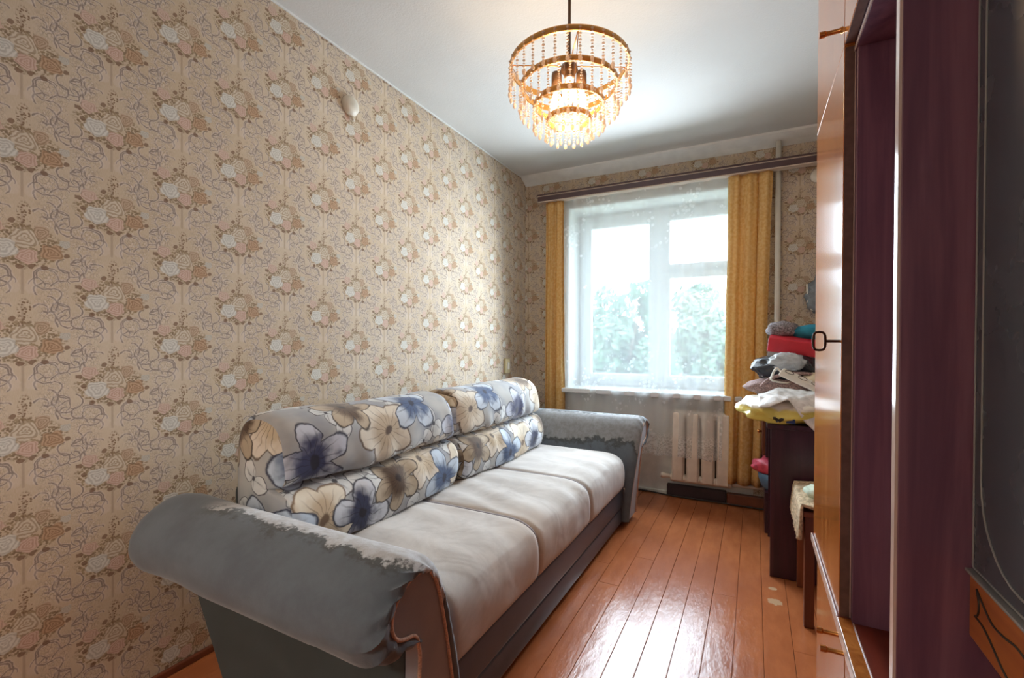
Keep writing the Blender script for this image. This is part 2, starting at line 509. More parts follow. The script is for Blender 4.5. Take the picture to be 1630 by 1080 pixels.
M['black_print'] = plain('black print', (46, 40, 36), .5)
M['navy_print'] = plain('navy print', (30, 52, 104), .5, vary=.3, scale=60)
M['socket_dark'] = plain('dark socket plastic', (84, 62, 52), .5)
M['green_cloth'] = plain('pale green white cloth', (206, 220, 200), .8, vary=.1)

def crystal():
    m = Mat('clear faceted crystal', (1, .93, .84, 1), .06, 0, .8)
    p = m.node('ShaderNodeTexCoord').outputs['Object']
    n = m.noise(p, 120., 2)
    m.color(m.mix(n.sst(.4, .6), srgb(255, 244, 234), srgb(236, 206, 184)))
    tp = m.node('ShaderNodeBsdfTransparent'); tp.inputs[0].default_value = (1, .95, .88, 1)
    tl = m.node('ShaderNodeBsdfTranslucent'); tl.inputs[0].default_value = (1, .86, .68, 1)
    a = m.node('ShaderNodeMixShader'); a.inputs[0].default_value = .22
    m.link(m.b.outputs[0], a.inputs[1]); m.link(tl.outputs[0], a.inputs[2])
    b = m.node('ShaderNodeMixShader'); b.inputs[0].default_value = .78
    m.link(tp.outputs[0], b.inputs[1]); m.link(a.outputs[0], b.inputs[2]); m.link(b.outputs[0], m.out.inputs[0])
    return m.m
M['crystal'] = crystal()
M['gold'] = plain('brushed gold', (212, 158, 88), .3, .8, vary=.12)
M['chain_dark'] = plain('brown lacquered metal', (98, 72, 52), .4, .3)
def bulb():
    m = Mat('lit bulb')
    e = m.node('ShaderNodeEmission'); e.inputs[1].default_value = 4.5
    p = m.node('ShaderNodeTexCoord').outputs['Object']
    m.link(m.mix(m.noise(p, 8., 1), (1, .86, .62, 1), (1, .80, .52, 1)), e.inputs[0])
    m.link(e.outputs[0], m.out.inputs[0]); m.nt.nodes.remove(m.b)
    return m.m
M['bulb'] = bulb()
M['leaf'] = plain('green leaf', (84, 112, 88), .6, vary=.35, scale=1.5)
M['leaf_b'] = plain('pale green leaf', (102, 128, 102), .6, vary=.35, scale=1.5)
M['bark'] = plain('brown bark', (96, 80, 66), .9, vary=.3, scale=8)
M['ground'] = plain('pale yard ground', (176, 176, 160), .9, vary=.2, scale=.6)
M['car'] = plain('silver car paint', (196, 200, 204), .3, vary=.04)
M['house'] = plain('pale house plaster', (214, 208, 196), .8, vary=.06, scale=1)
M['roof'] = plain('grey roof sheet', (140, 140, 146), .7, vary=.1, scale=2)
M['window_dark'] = plain('dark house window', (80, 92, 104), .2, vary=.1)

# ------------------------------------------------------------------ mesh helpers
def link(o, parent=None):
    COL.objects.link(o)
    if parent is not None:
        o.parent = parent
        o.matrix_parent_inverse = Matrix.Translation(-parent.location)   # parts are built in room coordinates
    return o

def tag(o, label=None, cat=None, group=None, kind=None):
    if label: o['label'] = label
    if cat: o['category'] = cat
    if group: o['group'] = group
    if kind: o['kind'] = kind
    return o

def empty(name, loc, label, cat, group=None):
    o = bpy.data.objects.new(name, None)
    o.location = loc
    o.empty_display_size = .1
    COL.objects.link(o)
    return tag(o, label, cat, group)

def mobj(name, bm, mat, parent=None, smooth=False, angle=None):
    me = bpy.data.meshes.new(name)
    bmesh.ops.recalc_face_normals(bm, faces=bm.faces)
    bm.to_mesh(me); bm.free()
    for m in (mat if isinstance(mat, (list, tuple)) else [mat]):
        me.materials.append(m)
    if smooth:
        me.polygons.foreach_set('use_smooth', [True] * len(me.polygons))
        if angle is not None:
            me.set_sharp_from_angle(angle=angle)
    o = bpy.data.objects.new(name, me)
    return link(o, parent)

def bx(bm, x0, x1, y0, y1, z0, z1, bev=0., seg=2, mi=0):
    """a box into bm, bevelled"""
    t = bmesh.new()
    bmesh.ops.create_cube(t, size=1)
    for v in t.verts:
        v.co = Vector(((x0 + x1) / 2 + v.co.x * (x1 - x0), (y0 + y1) / 2 + v.co.y * (y1 - y0), (z0 + z1) / 2 + v.co.z * (z1 - z0)))
    if bev:
        bmesh.ops.bevel(t, geom=list(t.edges), offset=bev, segments=seg, affect='EDGES', profile=.5)
    join(bm, t, mi)
    return bm

def join(bm, t, mi=0, mat=None):
    if mat is not None:
        bmesh.ops.transform(t, matrix=mat, verts=t.verts)
    vm = {}
    for v in t.verts: vm[v] = bm.verts.new(v.co)
    for f in t.faces:
        try:
            nf = bm.faces.new([vm[v] for v in f.verts]); nf.material_index = mi; nf.smooth = f.smooth
        except ValueError:
            pass
    t.free()

def box(name, mat, parent, x0, x1, y0, y1, z0, z1, bev=.003, seg=2):
    return mobj(name, bx(bmesh.new(), x0, x1, y0, y1, z0, z1, bev, seg), mat, parent)

def tube(bm, pts, r, n=8, closed=False, caps=True, mi=0):
    pts = [Vector(p) for p in pts]
    rings = []
    N = len(pts)
    ref = None
    for i, p in enumerate(pts):
        a = pts[(i - 1) % N] if (closed or i > 0) else p
        b = pts[(i + 1) % N] if (closed or i < N - 1) else p
        t = (b - a).normalized()
        if ref is None:
            ref = Vector((0, 0, 1)) if abs(t.z) < .9 else Vector((1, 0, 0))
        s = t.cross(ref).normalized()
        w = s.cross(t).normalized()
        ref = w
        rr = r[i] if isinstance(r, (list, tuple)) else r
        rings.append([bm.verts.new(p + (s * math.cos(2 * PI * k / n) + w * math.sin(2 * PI * k / n)) * rr) for k in range(n)])
    for i in range(N if closed else N - 1):
        A, B = rings[i], rings[(i + 1) % N]
        for k in range(n):
            f = bm.faces.new((A[k], A[(k + 1) % n], B[(k + 1) % n], B[k])); f.smooth = True; f.material_index = mi
    if caps and not closed:
        for R_ in (rings[0], rings[-1]):
            try:
                f = bm.faces.new(R_); f.material_index = mi
            except ValueError:
                pass
    return bm

def lathe(bm, prof, c, n=24, mi=0, axis='Z'):
    rings = []
    for r, h in prof:
        ring = []
        for k in range(n):
            a = 2 * PI * k / n
            d = (r * math.cos(a), r * math.sin(a), h)
            if axis == 'X': d = (h, r * math.cos(a), r * math.sin(a))
            if axis == 'Y': d = (r * math.cos(a), h, r * math.sin(a))
            ring.append(bm.verts.new((c[0] + d[0], c[1] + d[1], c[2] + d[2])))
        rings.append(ring)
    for A, B in zip(rings, rings[1:]):
        for k in range(n):
            f = bm.faces.new((A[k], A[(k + 1) % n], B[(k + 1) % n], B[k])); f.smooth = True; f.material_index = mi
    for R_ in (rings[0], rings[-1]):
        try: bm.faces.new(R_).material_index = mi
        except ValueError: pass
    return bm

def grid(bm, fn, nu, nv, uvfn=None, wrap_u=False, mi=0):
    """surface fn(i/nu, j/nv); returns the vertex table"""
    lay = bm.loops.layers.uv.verify() if uvfn else None
    V = [[bm.verts.new(fn(i / nu, j / nv)) for j in range(nv + 1)] for i in range(nu if wrap_u else nu + 1)]
    for i in range(nu):
        i2 = (i + 1) % len(V)
        for j in range(nv):
            f = bm.faces.new((V[i][j], V[i2][j], V[i2][j + 1], V[i][j + 1])); f.smooth = True; f.material_index = mi
            if lay:
                for l, (a, b) in zip(f.loops, ((i, j), (i + 1, j), (i + 1, j + 1), (i, j + 1))):
                    l[lay].uv = uvfn(a / nu, b / nv)
    return V

def catmull(P, m=6, closed=False):
    P = [Vector(p) for p in P]
    out = []
    n = len(P)
    rng = range(n if closed else n - 1)
    for i in rng:
        p0 = P[(i - 1) % n] if closed or i > 0 else P[i]
        p1 = P[i]; p2 = P[(i + 1) % n]
        p3 = P[(i + 2) % n] if closed or i + 2 < n else p2
        for k in range(m):
            t = k / m
            out.append(.5 * ((2 * p1) + (p2 - p0) * t + (2 * p0 - 5 * p1 + 4 * p2 - p3) * t * t + (3 * p1 - p0 - 3 * p2 + p3) * t ** 3))
    if not closed: out.append(P[-1])
    return out

def lump(name, mat, parent, c, s, amp=.25, freq=3., seed=0, sub=4, flat=None, rot=0., power=1.):
    """a crumpled soft body: icosphere squashed, noise-folded, flattened where it lies"""
    bm = bmesh.new()
    bmesh.ops.create_icosphere(bm, subdivisions=sub, radius=1)
    R3 = Matrix.Rotation(rot, 3, 'Z')
    for v in bm.verts:
        d = v.co.normalized()
        q = Vector([math.copysign(abs(k) ** power, k) for k in d])
        n1 = noise.noise(d * freq + Vector((seed, seed * 2, 0)))
        n2 = 1 - abs(noise.noise(d * freq * 2.3 + Vector((0, seed, 5)))) * 2
        r = 1 + amp * n1 + amp * .45 * n2
        p = Vector((q.x * s[0], q.y * s[1], q.z * s[2])) * r
        p = R3 @ p + Vector(c)
        if flat is not None and p.z < flat: p.z = flat + (p.z - flat) * .02
        v.co = p
    return mobj(name, bm, mat, parent, True)

def copy_of(src, name, loc, rot=None, parent=None):
    o = bpy.data.objects.new(name, src.data if hasattr(src, 'data') else src)
    o.location = loc
    if rot: o.rotation_euler = rot
    return link(o, parent)

# ------------------------------------------------------------------ room shell
def struct(o): o['kind'] = 'structure'; return o
struct(box('ceiling', M['ceiling'], None, XL - .1, XR + .1, YB - .1, YF + .4, ZC, ZC + .12, 0))
struct(box('wall_left', M['paper_left'], None, XL - .15, XL, YB - .1, YF + .4, -.1, ZC, 0))
struct(box('wall_right', M['paper_plain'], None, XR, XR + .15, YB - .1, YF + .4, -.1, ZC, 0))
# window wall with its deep opening
WX0, WX1, WZ0, WZ1 = -1.335, .0, .745, 2.175
YO = YF + .42
bm = bmesh.new()
bx(bm, XL, WX0, YF, YO, -.1, ZC); bx(bm, WX1, XR, YF, YO, -.1, ZC)
bx(bm, WX0, WX1, YF, YO, WZ1, ZC); 
struct(mobj('wall_far', bm, M['paper_far']))
bm = bmesh.new(); bx(bm, WX0, WX1, YF + .008, YO, -.1, WZ0 - .03)
struct(mobj('wall_under_window', bm, M['lower_wall']))
bm = bmesh.new()   # white plastered reveals of the opening
bx(bm, WX0, WX0 + .012, YF - .002, YO, WZ0, WZ1); bx(bm, WX1 - .012, WX1, YF - .002, YO, WZ0, WZ1)
bx(bm, WX0, WX1, YF - .002, YO, WZ1 - .012, WZ1)
struct(mobj('trim_1', bm, M['plaster']))
struct(box('trim_2', M['white_paint'], None, WX0 - .03, WX1 + .03, YF - .10, YO - .06, WZ0 - .035, WZ0, .008, 3))  # window sill
# plaster cove along the window wall
bm = bmesh.new()
prof = [(0, -.058), (-.012, -.050), (-.035, -.034), (-.075, -.016), (-.10, -.004), (-.11, .002), (0, .002)]
V = []
for k in range(2):
    x = (XL, XR)[k]
    V.append([bm.verts.new((x, YF + a, ZC + b - (.010 if k == 1 and b < 0 else 0))) for a, b in prof])
for i in range(len(prof)):
    j = (i + 1) % len(prof)
    bm.faces.new((V[0][i], V[0][j], V[1][j], V[1][i]))
bm.faces.new(V[0]); bm.faces.new(V[1])
struct(mobj('trim_3', bm, M['plaster']))
# thin whitewash line along the top of the papered side wall
struct(box('trim_4', M['plaster'], None, XL, XL + .006, YB, YF - .06, ZC - .008, ZC + .001, 0))
# wall at the camera's back, with an open doorway added to let in the hall's fill light
DX0, DX1, DZ = -1.35, -.55, 2.02
bm = bmesh.new()
bx(bm, XL, DX0, YB - .12, YB, -.1, ZC); bx(bm, DX1, XR, YB - .12, YB, -.1, ZC); bx(bm, DX0, DX1, YB - .12, YB, DZ, ZC)
struct(mobj('wall_back', bm, M['paper_plain']))
bm = bmesh.new()
for a in ((DX0 - .05, DX0 + .03), (DX1 - .03, DX1 + .05)): bx(bm, a[0], a[1], YB - .13, YB + .015, 0, DZ, .004)
bx(bm, DX0 - .05, DX1 + .05, YB - .13, YB + .015, DZ - .03, DZ + .06, .004)
struct(mobj('trim_5', bm, M['white_paint']))
bm = bmesh.new()
bx(bm, XL, XR, YB - 1.35, YB - 1.25, -.1, ZC); bx(bm, XL - .1, XL, YB - 1.35, YB - .12, -.1, ZC); bx(bm, XR, XR + .1, YB - 1.35, YB - .12, -.1, ZC)
struct(mobj('wall_hall', bm, M['plaster']))
struct(box('ceiling_hall', M['ceiling'], None, XL - .1, XR + .1, YB - 1.35, YB - .1, ZC, ZC + .1, 0))
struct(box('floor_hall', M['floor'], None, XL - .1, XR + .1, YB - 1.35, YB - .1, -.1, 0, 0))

# floor: a dark sub-floor and every painted plank a piece of its own
fl = struct(box('floor', M['gap'], None, XL, XR, YB - .1, YF + .01, -.06, -.022, 0))
PW = .0957
k0 = math.floor((XL - .037) / PW)
def plank_mesh(L, w):
    bm = bmesh.new()
    bx(bm, -w / 2 + .0006, w / 2 - .0006, 0, L, -.024, 0, .0011, 1)
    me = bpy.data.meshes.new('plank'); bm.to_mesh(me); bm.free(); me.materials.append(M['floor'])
    return me
cache = {}
joints = {1: 2.775, 3: 1.95, 0: 2.24, -2: 1.35, 5: .6, -5: 2.1, 7: 1.5, -8: .9, -11: 1.8, -14: 2.6, 4: 3.0}
for k in range(k0, k0 + 27):
    xc = .037 + (k + .5) * PW
    a, b = max(xc - PW / 2, XL), min(xc + PW / 2, XR)
    if b - a < .01: continue
    w = round(b - a, 4)
    j = joints.get(k + 2, YB + 1.2 + (k * 1.37) % 2.6)
    for y0, y1 in ((YB - .1, j), (j, YF)):
        L = round(y1 - y0 - .0012, 3)
        if (L, w) not in cache: cache[(L, w)] = plank_mesh(L, w)
        dz = (noise.noise(Vector((k * 1.7, y0, 3))) * .0012)
        copy_of(cache[(L, w)], 'plank', ((a + b) / 2, y0, dz - .0012), None, fl)

# skirting boards
struct(box('baseboard_left', M['skirting'], None, XL, XL + .016, YB, YF, -.001, .022, .004))
bl_ = struct(box('baseboard_far', M['lower_wall'], None, XL + .018, -.56, YF - .012, YF + .006, 0, .025, .003))
b2 = struct(box('recess_far_dark', M['recess_dark'], None, -.555, -.165, YF - .03, YF + .006, 0, .085, .006))  # dark strip standing for the recess below the radiator, shade put into its colour
b3 = struct(box('baseboard_far_right', M['skirting'], None, -.16, XR - .02, YF - .045, YF + .006, .0, .075, .004))
bm = bmesh.new()
tube(bm, catmull([(-.95, YF - .02, .012), (-.7, YF - .024, .010), (-.5, YF - .05, .008), (-.2, YF - .055, .010), (.1, YF - .06, .008)], 5), .005, 6)  # dark tube added in place of the gap line along the wall's foot
tag(mobj('gap_line', bm, M['black_print'], None), 'thin dark tube standing for the gap along the floor edge under the radiator', 'gap_line')

# ------------------------------------------------------------------ window
def window():
    y0, y1 = YF + .27, YF + .33
    fr = bmesh.new()
    a, b, z0, z1 = WX0 + .012, WX1 - .012, WZ0, WZ1 - .012
    bx(fr, a, a + .085, y0, y1, z0, z1, .004); bx(fr, b - .085, b, y0, y1, z0, z1, .004)
    bx(fr, a, b, y0 + .001, y1 - .001, z0, z0 + .075, .004); bx(fr, a, b, y0 + .001, y1 - .001, z1 - .10, z1, .004)
    mc = -.665
    bx(fr, mc - .045, mc + .045, y0 - .006, y1, z0, z1, .004)
    zt = 1.66
    bx(fr, mc, b, y0 + .001, y1 - .001, zt - .03, zt + .03, .004)
    w = struct(mobj('window_1', fr, M['white_paint']))
    def sash(xa, xb, za, zb, t=.045, nm='sash'):
        s = bmesh.new(); d = y0 - .018
        bx(s, xa, xa + t, d, d + .045, za, zb, .004); bx(s, xb - t, xb, d, d + .045, za, zb, .004)
        bx(s, xa + t, xb - t, d, d + .045, za, za + t, .003); bx(s, xa + t, xb - t, d, d + .045, zb - t, zb, .003)
        so = mobj(nm, s, M['white_paint'], w)
        p = bmesh.new(); bx(p, xa + t, xb - t, d + .02, d + .024, za + t, zb - t)
        po = mobj('pane', p, M['pane'], so)
        return so
    sash(a + .06, mc - .035, z0 + .055, z1 - .07)
    sash(mc + .035, b - .06, z0 + .055, zt - .012)
    sash(mc + .035, b - .06, zt + .012, z1 - .07, .040, 'vent_sash')
    h = bmesh.new(); bx(h, mc + .05, mc + .064, y0 - .05, y0 - .018, 1.25, 1.36, .004)
    mobj('handle', h, M['plastic_white'], w)
    # second, outer pair of panes of the double window
    o = bmesh.new(); bx(o, a + .08, b - .08, y1 + .045, y1 + .049, z0 + .07, z1 - .09)
    mobj('outer_pane', o, M['pane'], w)
window()

# curtain rail
r = empty('curtain_rail', (-.6, YF - .09, 2.25), 'long dark brown curtain rail with pale grooves above the window', 'curtain rail')
box('rail_board', M['rail'], r, -1.545, .60, YF - .125, YF - .10, 2.222, 2.258, .002)
box('upper_lip', M['rail'], r, -1.55, .60, YF - .13, YF - .075, 2.266, 2.276, .002)
box('groove', M['rail_line'], r, -1.545, .60, YF - .121, YF - .08, 2.256, 2.268, .001)
box('lower_lip', M['rail_line'], r, -1.54, .60, YF - .12, YF - .06, 2.214, 2.224, .001)
for x in (-1.3, -.4, .4):
    box('bracket', M['rail'], r, x - .015, x + .015, YF - .10, YF, 2.23, 2.25, .002)

# drapes
def drape_cloth(name, xa, xb, xa2, xb2, zt, zb, folds, amp, label, seed, yc=YF - .085, group='ochre drapes at the window'):
    bm = bmesh.new()
    def fn(a, b):
        # b: 0 top .. 1 bottom
        z = zt + (zb - zt) * b
        k = min(1, b * 1.0)
        l, r_ = xa + (xa2 - xa) * k, xb + (xb2 - xb) * k
        ph = a * folds * 2 * PI + seed + .9 * math.sin(b * 2.2 + seed) * a
        A = amp * (.55 + .45 * b) * (.75 + .5 * noise.noise(Vector((a * 3, b * 2, seed))))
        y = yc + A * math.sin(ph + 1.3 * noise.noise(Vector((a * 2.2, b * .8, seed + 7)))) + .005 * math.sin(ph * 2.7 + 1 + 2 * b)
        x = l + (r_ - l) * a + A * .35 * math.cos(ph) + .006 * noise.noise(Vector((a * 4, b * 5, seed + 3)))
        if b > .985: z += .006 * math.sin(ph)
        return (x, y, z)
    grid(bm, fn, 72, 40)
    o = mobj(name, bm, M['drape'], None, True)
    sm = o.modifiers.new('cloth', 'SOLIDIFY'); sm.thickness = .0025
    return tag(o, label, 'curtain', group)
drape_cloth('drape', -1.490, -1.335, -1.497, -1.318, 2.216, .33, 2.1, .024, 'narrow ochre drape hanging at the wall corner behind the sofa', 1.0)
drape_cloth('drape', -.158, .094, -.175, .035, 2.222, .165, 2.6, .028, 'wide ochre drape between the radiator and the white pipe', 2.4)

# sheer net
bm = bmesh.new()
TX0, TX1, TZ0, TZ1 = -1.345, -.155, .29, 2.214
def tul(a, b):
    z = TZ1 + (TZ0 - TZ1) * b
    x = TX0 + (TX1 - .035 * b - TX0) * a
    A = .010 + .010 * b
    ph = a * 46 + 1.2 * math.sin(a * 7) + .6 * math.sin(b * 3 + a * 5)
    y = YF - .118 + A * math.sin(ph)
    if b > .55: y -= .035 * min(1, (b - .55) / .2) * (1 if a > .45 else a / .45)
    if b > .98: z += .018 * abs(math.sin(a * 30))
    return (x, y + .045, z)
grid(bm, tul, 150, 60, lambda a, b: (a * 1.19, (1 - b) * (TZ1 - TZ0)))
tag(mobj('tulle_curtain', bm, M['tulle'], None, True), 'white sheer net curtain with woven leaf sprigs across the window', 'net curtain')

# ------------------------------------------------------------------ radiator and pipes
RX0, RP, RN = -.475, .098, 4
rad = empty('radiator', (-.3, YF - .05, .12), 'cream cast iron radiator under the window behind the net', 'radiator')
bm = bmesh.new()
y = YF - .045
for off in (-.026, .026):
    tube(bm, [(off, 0, .165), (off, 0, .62)], .019, 10)
tube(bm, [(-.048, 0, .165), (.048, 0, .165)], .028, 10)
tube(bm, [(-.048, 0, .62), (.048, 0, .62)], .028, 10)
bx(bm, -.038, .038, -.042, .030, .15, .635, .012, 3)
sec = bpy.data.meshes.new('section'); bm.to_mesh(sec); bm.free(); sec.materials.append(M['radiator'])
for f in sec.polygons: f.use_smooth = True
sec.set_sharp_from_angle(angle=.7)
for i in range(RN):
    copy_of(sec, 'section', (RX0 + i * RP, YF - .055, -.02), None, rad)
bm = bmesh.new(); bx(bm, RX0 - .03, RX0 + RP * (RN - 1) + .03, YF - .035, YF - .012, .14, .60)
mobj('dark_back', bm, M['radiator_gap'], rad)  # dark sheet behind the sections, filling the gaps between them
bm = bmesh.new()
lathe(bm, [(.0, -.07), (.018, -.068), (.022, -.05), (.016, -.035), (.016, 0)], (RX0 - .05, YF - .055, .15), 12, axis='X')
mobj('plug', bm, M['radiator'], rad, True)
hp = empty('heating_pipe', (.13, YF - .035, 0), 'white vertical heating pipe on the wall right of the drape', 'pipe')
bm = bmesh.new(); tube(bm, [(.13, YF - .032, .0), (.13, YF - .032, ZC - .04)], .0165, 12)
mobj('riser', bm, M['pipe'], hp)
bm = bmesh.new(); tube(bm, catmull([(RX0 + RP * 3 + .05, YF - .055, .145), (-.05, YF - .05, .142), (.06, YF - .04, .14), (.13, YF - .032, .14)], 5), .013, 10)
mobj('branch', bm, M['pipe'], hp)
bm = bmesh.new(); tube(bm, catmull([(RX0 + RP * 3 + .05, YF - .055, .60), (-.05, YF - .05, .60), (.13, YF - .032, .60)], 5), .013, 10)
mobj('branch', bm, M['pipe'], hp)

# ------------------------------------------------------------------ small things on the walls
d = empty('wall_cap', (XL, 1.618, 2.207), 'round white cover cap high on the papered side wall', 'wall cover')
bm = bmesh.new(); lathe(bm, [(.0, 0), (.046, 0), (.047, .008), (.042, .022), (.028, .030), (0, .033)], (XL, 1.62, 2.212), 28, axis='X')
mobj('cap', bm, M['plastic_white'], d, True)
bm = bmesh.new(); tube(bm, [(XL + .012, 1.628, 2.166), (XL + .014, 1.634, 2.146)], .007, 8); mobj('stub', bm, M['plastic_white'], d)
d = empty('light_switch', (XL, 3.2, .916), 'small yellowed switch box on the side wall above the far cushion', 'switch')
box('case', M['plastic_beige'], d, XL, XL + .022, 3.165, 3.235, .86, .975, .006)
box('rocker', M['plastic_white'], d, XL + .022, XL + .028, 3.185, 3.215, .89, .945, .002)
d = empty('junction_cap', (.35, YF, 2.17), 'round white junction cover on the window wall under the curtain rail end', 'wall cover')
bm = bmesh.new(); lathe(bm, [(0, 0), (.045, 0), (.045, -.012), (.036, -.022), (0, -.026)], (.352, YF, 2.165), 24, axis='Y'); mobj('cap', bm, M['plastic_white'], d, True)
box('cable_stub', M['plastic_white'], d, .347, .357, YF - .008, YF, 2.20, 2.27, .002)

# ------------------------------------------------------------------ chandelier
CX, CY = -.638, 1.70
ch = empty('chandelier', (CX, CY, 1.9), 'lit gold tiered chandelier with hanging crystal strands', 'chandelier')
bm = bmesh.new(); lathe(bm, [(.006, ZC - .034), (.016, ZC - .032), (.028, ZC - .022), (.045, ZC - .008), (.048, ZC), (0, ZC)], (CX, CY, 0), 24)
mobj('ceiling_cup', bm, M['chain_dark'], ch, True)
bm = bmesh.new(); tube(bm, [(CX, CY, 2.05), (CX, CY, ZC - .03)], .0062, 10); mobj('stem', bm, M['chain_dark'], ch)
RINGS = [(.222, 2.158, 34), (.180, 2.082, 30), (.128, 2.014, 24), (.080, 1.955, 16)]
def strand_mesh(L, n, drop):
    bm = bmesh.new()
    step = (L - drop) / n
    def octa(z, r, h):
        t = bmesh.new()
        bmesh.ops.create_uvsphere(t, u_segments=6, v_segments=4, radius=1)
        bmesh.ops.transform(t, matrix=Matrix.Translation((0, 0, z)) @ Matrix.Diagonal((r, r, h, 1)), verts=t.verts)
        join(bm, t)
    for i in range(n):
        octa(-step * (i + .5), .0060 - .0018 * (i % 2), step * (.36 if i % 2 == 0 else .22))
    octa(-L + drop * .5, .0072, drop * .5)
    me = bpy.data.meshes.new('strand'); bm.to_mesh(me); bm.free(); me.materials.append(M['crystal'])
    return me
TIER = [(.122, 9, .026), (.118, 9, .026), (.108, 7, .026), (.085, 6, .024)]
for (R_, z, n), (L, nb, dr) in zip(RINGS, TIER):
    bm = bmesh.new()
    prof = [(R_ - .003, z - .011), (R_ + .003, z - .011), (R_ + .0055, z - .004), (R_ + .0055, z + .006), (R_ + .003, z + .010), (R_ - .003, z + .010)]
    rings = []
    N = 72
    for k in range(N):
        a = 2 * PI * k / N
        rings.append([bm.verts.new((CX + r_ * math.cos(a), CY + r_ * math.sin(a), h)) for r_, h in prof])
    for k in range(N):
        A, B = rings[k], rings[(k + 1) % N]
        for i in range(len(prof)):
            j = (i + 1) % len(prof)
            f = bm.faces.new((A[i], B[i], B[j], A[j])); f.smooth = True
    rg = mobj('ring', bm, M['gold'], ch)
    rg.data.set_sharp_from_angle(angle=.5)
    me = strand_mesh(L, nb, dr)
    for k in range(n):
        a = 2 * PI * (k + .3) / n
        copy_of(me, 'strand', (CX + (R_ + .006) * math.cos(a), CY + (R_ + .006) * math.sin(a), z + .004), (0, 0, a), ch)
# spokes that carry the rings, hooks and swags of small beads between the tiers
for q in range(4):
    a = q * PI / 2 + .5
    ca, sa = math.cos(a), math.sin(a)
    pts = [(CX + RINGS[0][0] * ca, CY + RINGS[0][0] * sa, RINGS[0][1]), (CX + .01 * ca, CY + .01 * sa, RINGS[0][1] + .0)]
    bm = bmesh.new(); tube(bm, pts, .002, 6); mobj('spoke', bm, M['gold'], ch)
    bm = bmesh.new(); tube(bm, [(CX + r_ * ca, CY + r_ * sa, z) for r_, z, n in RINGS], .0014, 6); mobj('link_rod', bm, M['gold'], ch)
bm = bmesh.new(); lathe(bm, [(0, 2.165), (.03, 2.16), (.034, 2.14), (.012, 2.12), (.010, 2.05), (0, 2.045)], (CX, CY, 0), 16); mobj('hub', bm, M['chain_dark'], ch, True)
for q in range(3):
    a = q * 2 * PI / 3 + .9
    px, py = CX + .055 * math.cos(a), CY + .055 * math.sin(a)
    bm = bmesh.new(); lathe(bm, [(0, 2.15), (.018, 2.15), (.02, 2.14), (.02, 2.085), (0, 2.082)], (px, py, 0), 14); mobj('lamp_holder', bm, M['chain_dark'], ch, True)
    bm = bmesh.new(); lathe(bm, [(.010, 2.083), (.012, 2.07), (.022, 2.045), (.027, 2.025), (.024, 2.005), (.012, 1.992), (0, 1.990)], (px, py, 0), 16)
    mobj('bulb', bm, M['bulb'], ch, True)
ld = bpy.data.lights.new('bulb_light', 'POINT'); ld.energy = BULB_W * 3; ld.color = BULB_COL; ld.shadow_soft_size = .085
lo = bpy.data.objects.new('bulb_light', ld); lo.location = (CX, CY, 2.03); COL.objects.link(lo)

# unseen hallway lamp, added as warm fill through the open door
hl = empty('hall_fill_lamp', (-.6, YB - .7, ZC - .1), 'unseen round opal lamp added in the hallway as fill', 'lamp')
bm = bmesh.new(); lathe(bm, [(0, ZC - .09), (.08, ZC - .08), (.12, ZC - .05), (.13, ZC - .01), (.13, ZC)], (-.6, YB - .7, 0), 24); mobj('shade', bm, M['bulb'], hl, True)
ld = bpy.data.lights.new('hall_fill_light', 'POINT'); ld.energy = HALL_FILL_W; ld.color = (1, .88, .76); ld.shadow_soft_size = .12
lo = bpy.data.objects.new('hall_fill_light', ld); lo.location = (-.6, YB - .7, ZC - .22); COL.objects.link(lo)

# ------------------------------------------------------------------ sofa
SROT = .010
def srot(o):
    """the sofa stands very slightly askew to the wall"""
    me = o.data
    c, s = math.cos(-SROT), math.sin(-SROT)
    for v in me.vertices:
        x, y = v.co.x + .70, v.co.y - 1.95
        v.co.x, v.co.y = x * c - y * s - .70, x * s + y * c + 1.95
    return o
sofa = empty('sofa', (-1.15, 1.9, 0), 'grey green sofa with worn rolled arms and pale velour seat', 'sofa')
MIR = 3.81
def resample(C, n):
    L = [0]
    for a, b in zip(C, C[1:]): L.append(L[-1] + math.dist(a, b))
    out, i = [], 0
    for k in range(n):
        t = L[-1] * k / (n - 1)
        while i < len(L) - 2 and L[i + 1] < t: i += 1
        f = (t - L[i]) / max(1e-9, L[i + 1] - L[i])
        out.append((C[i][0] + (C[i + 1][0] - C[i][0]) * f, C[i][1] + (C[i + 1][1] - C[i][1]) * f))
    return out
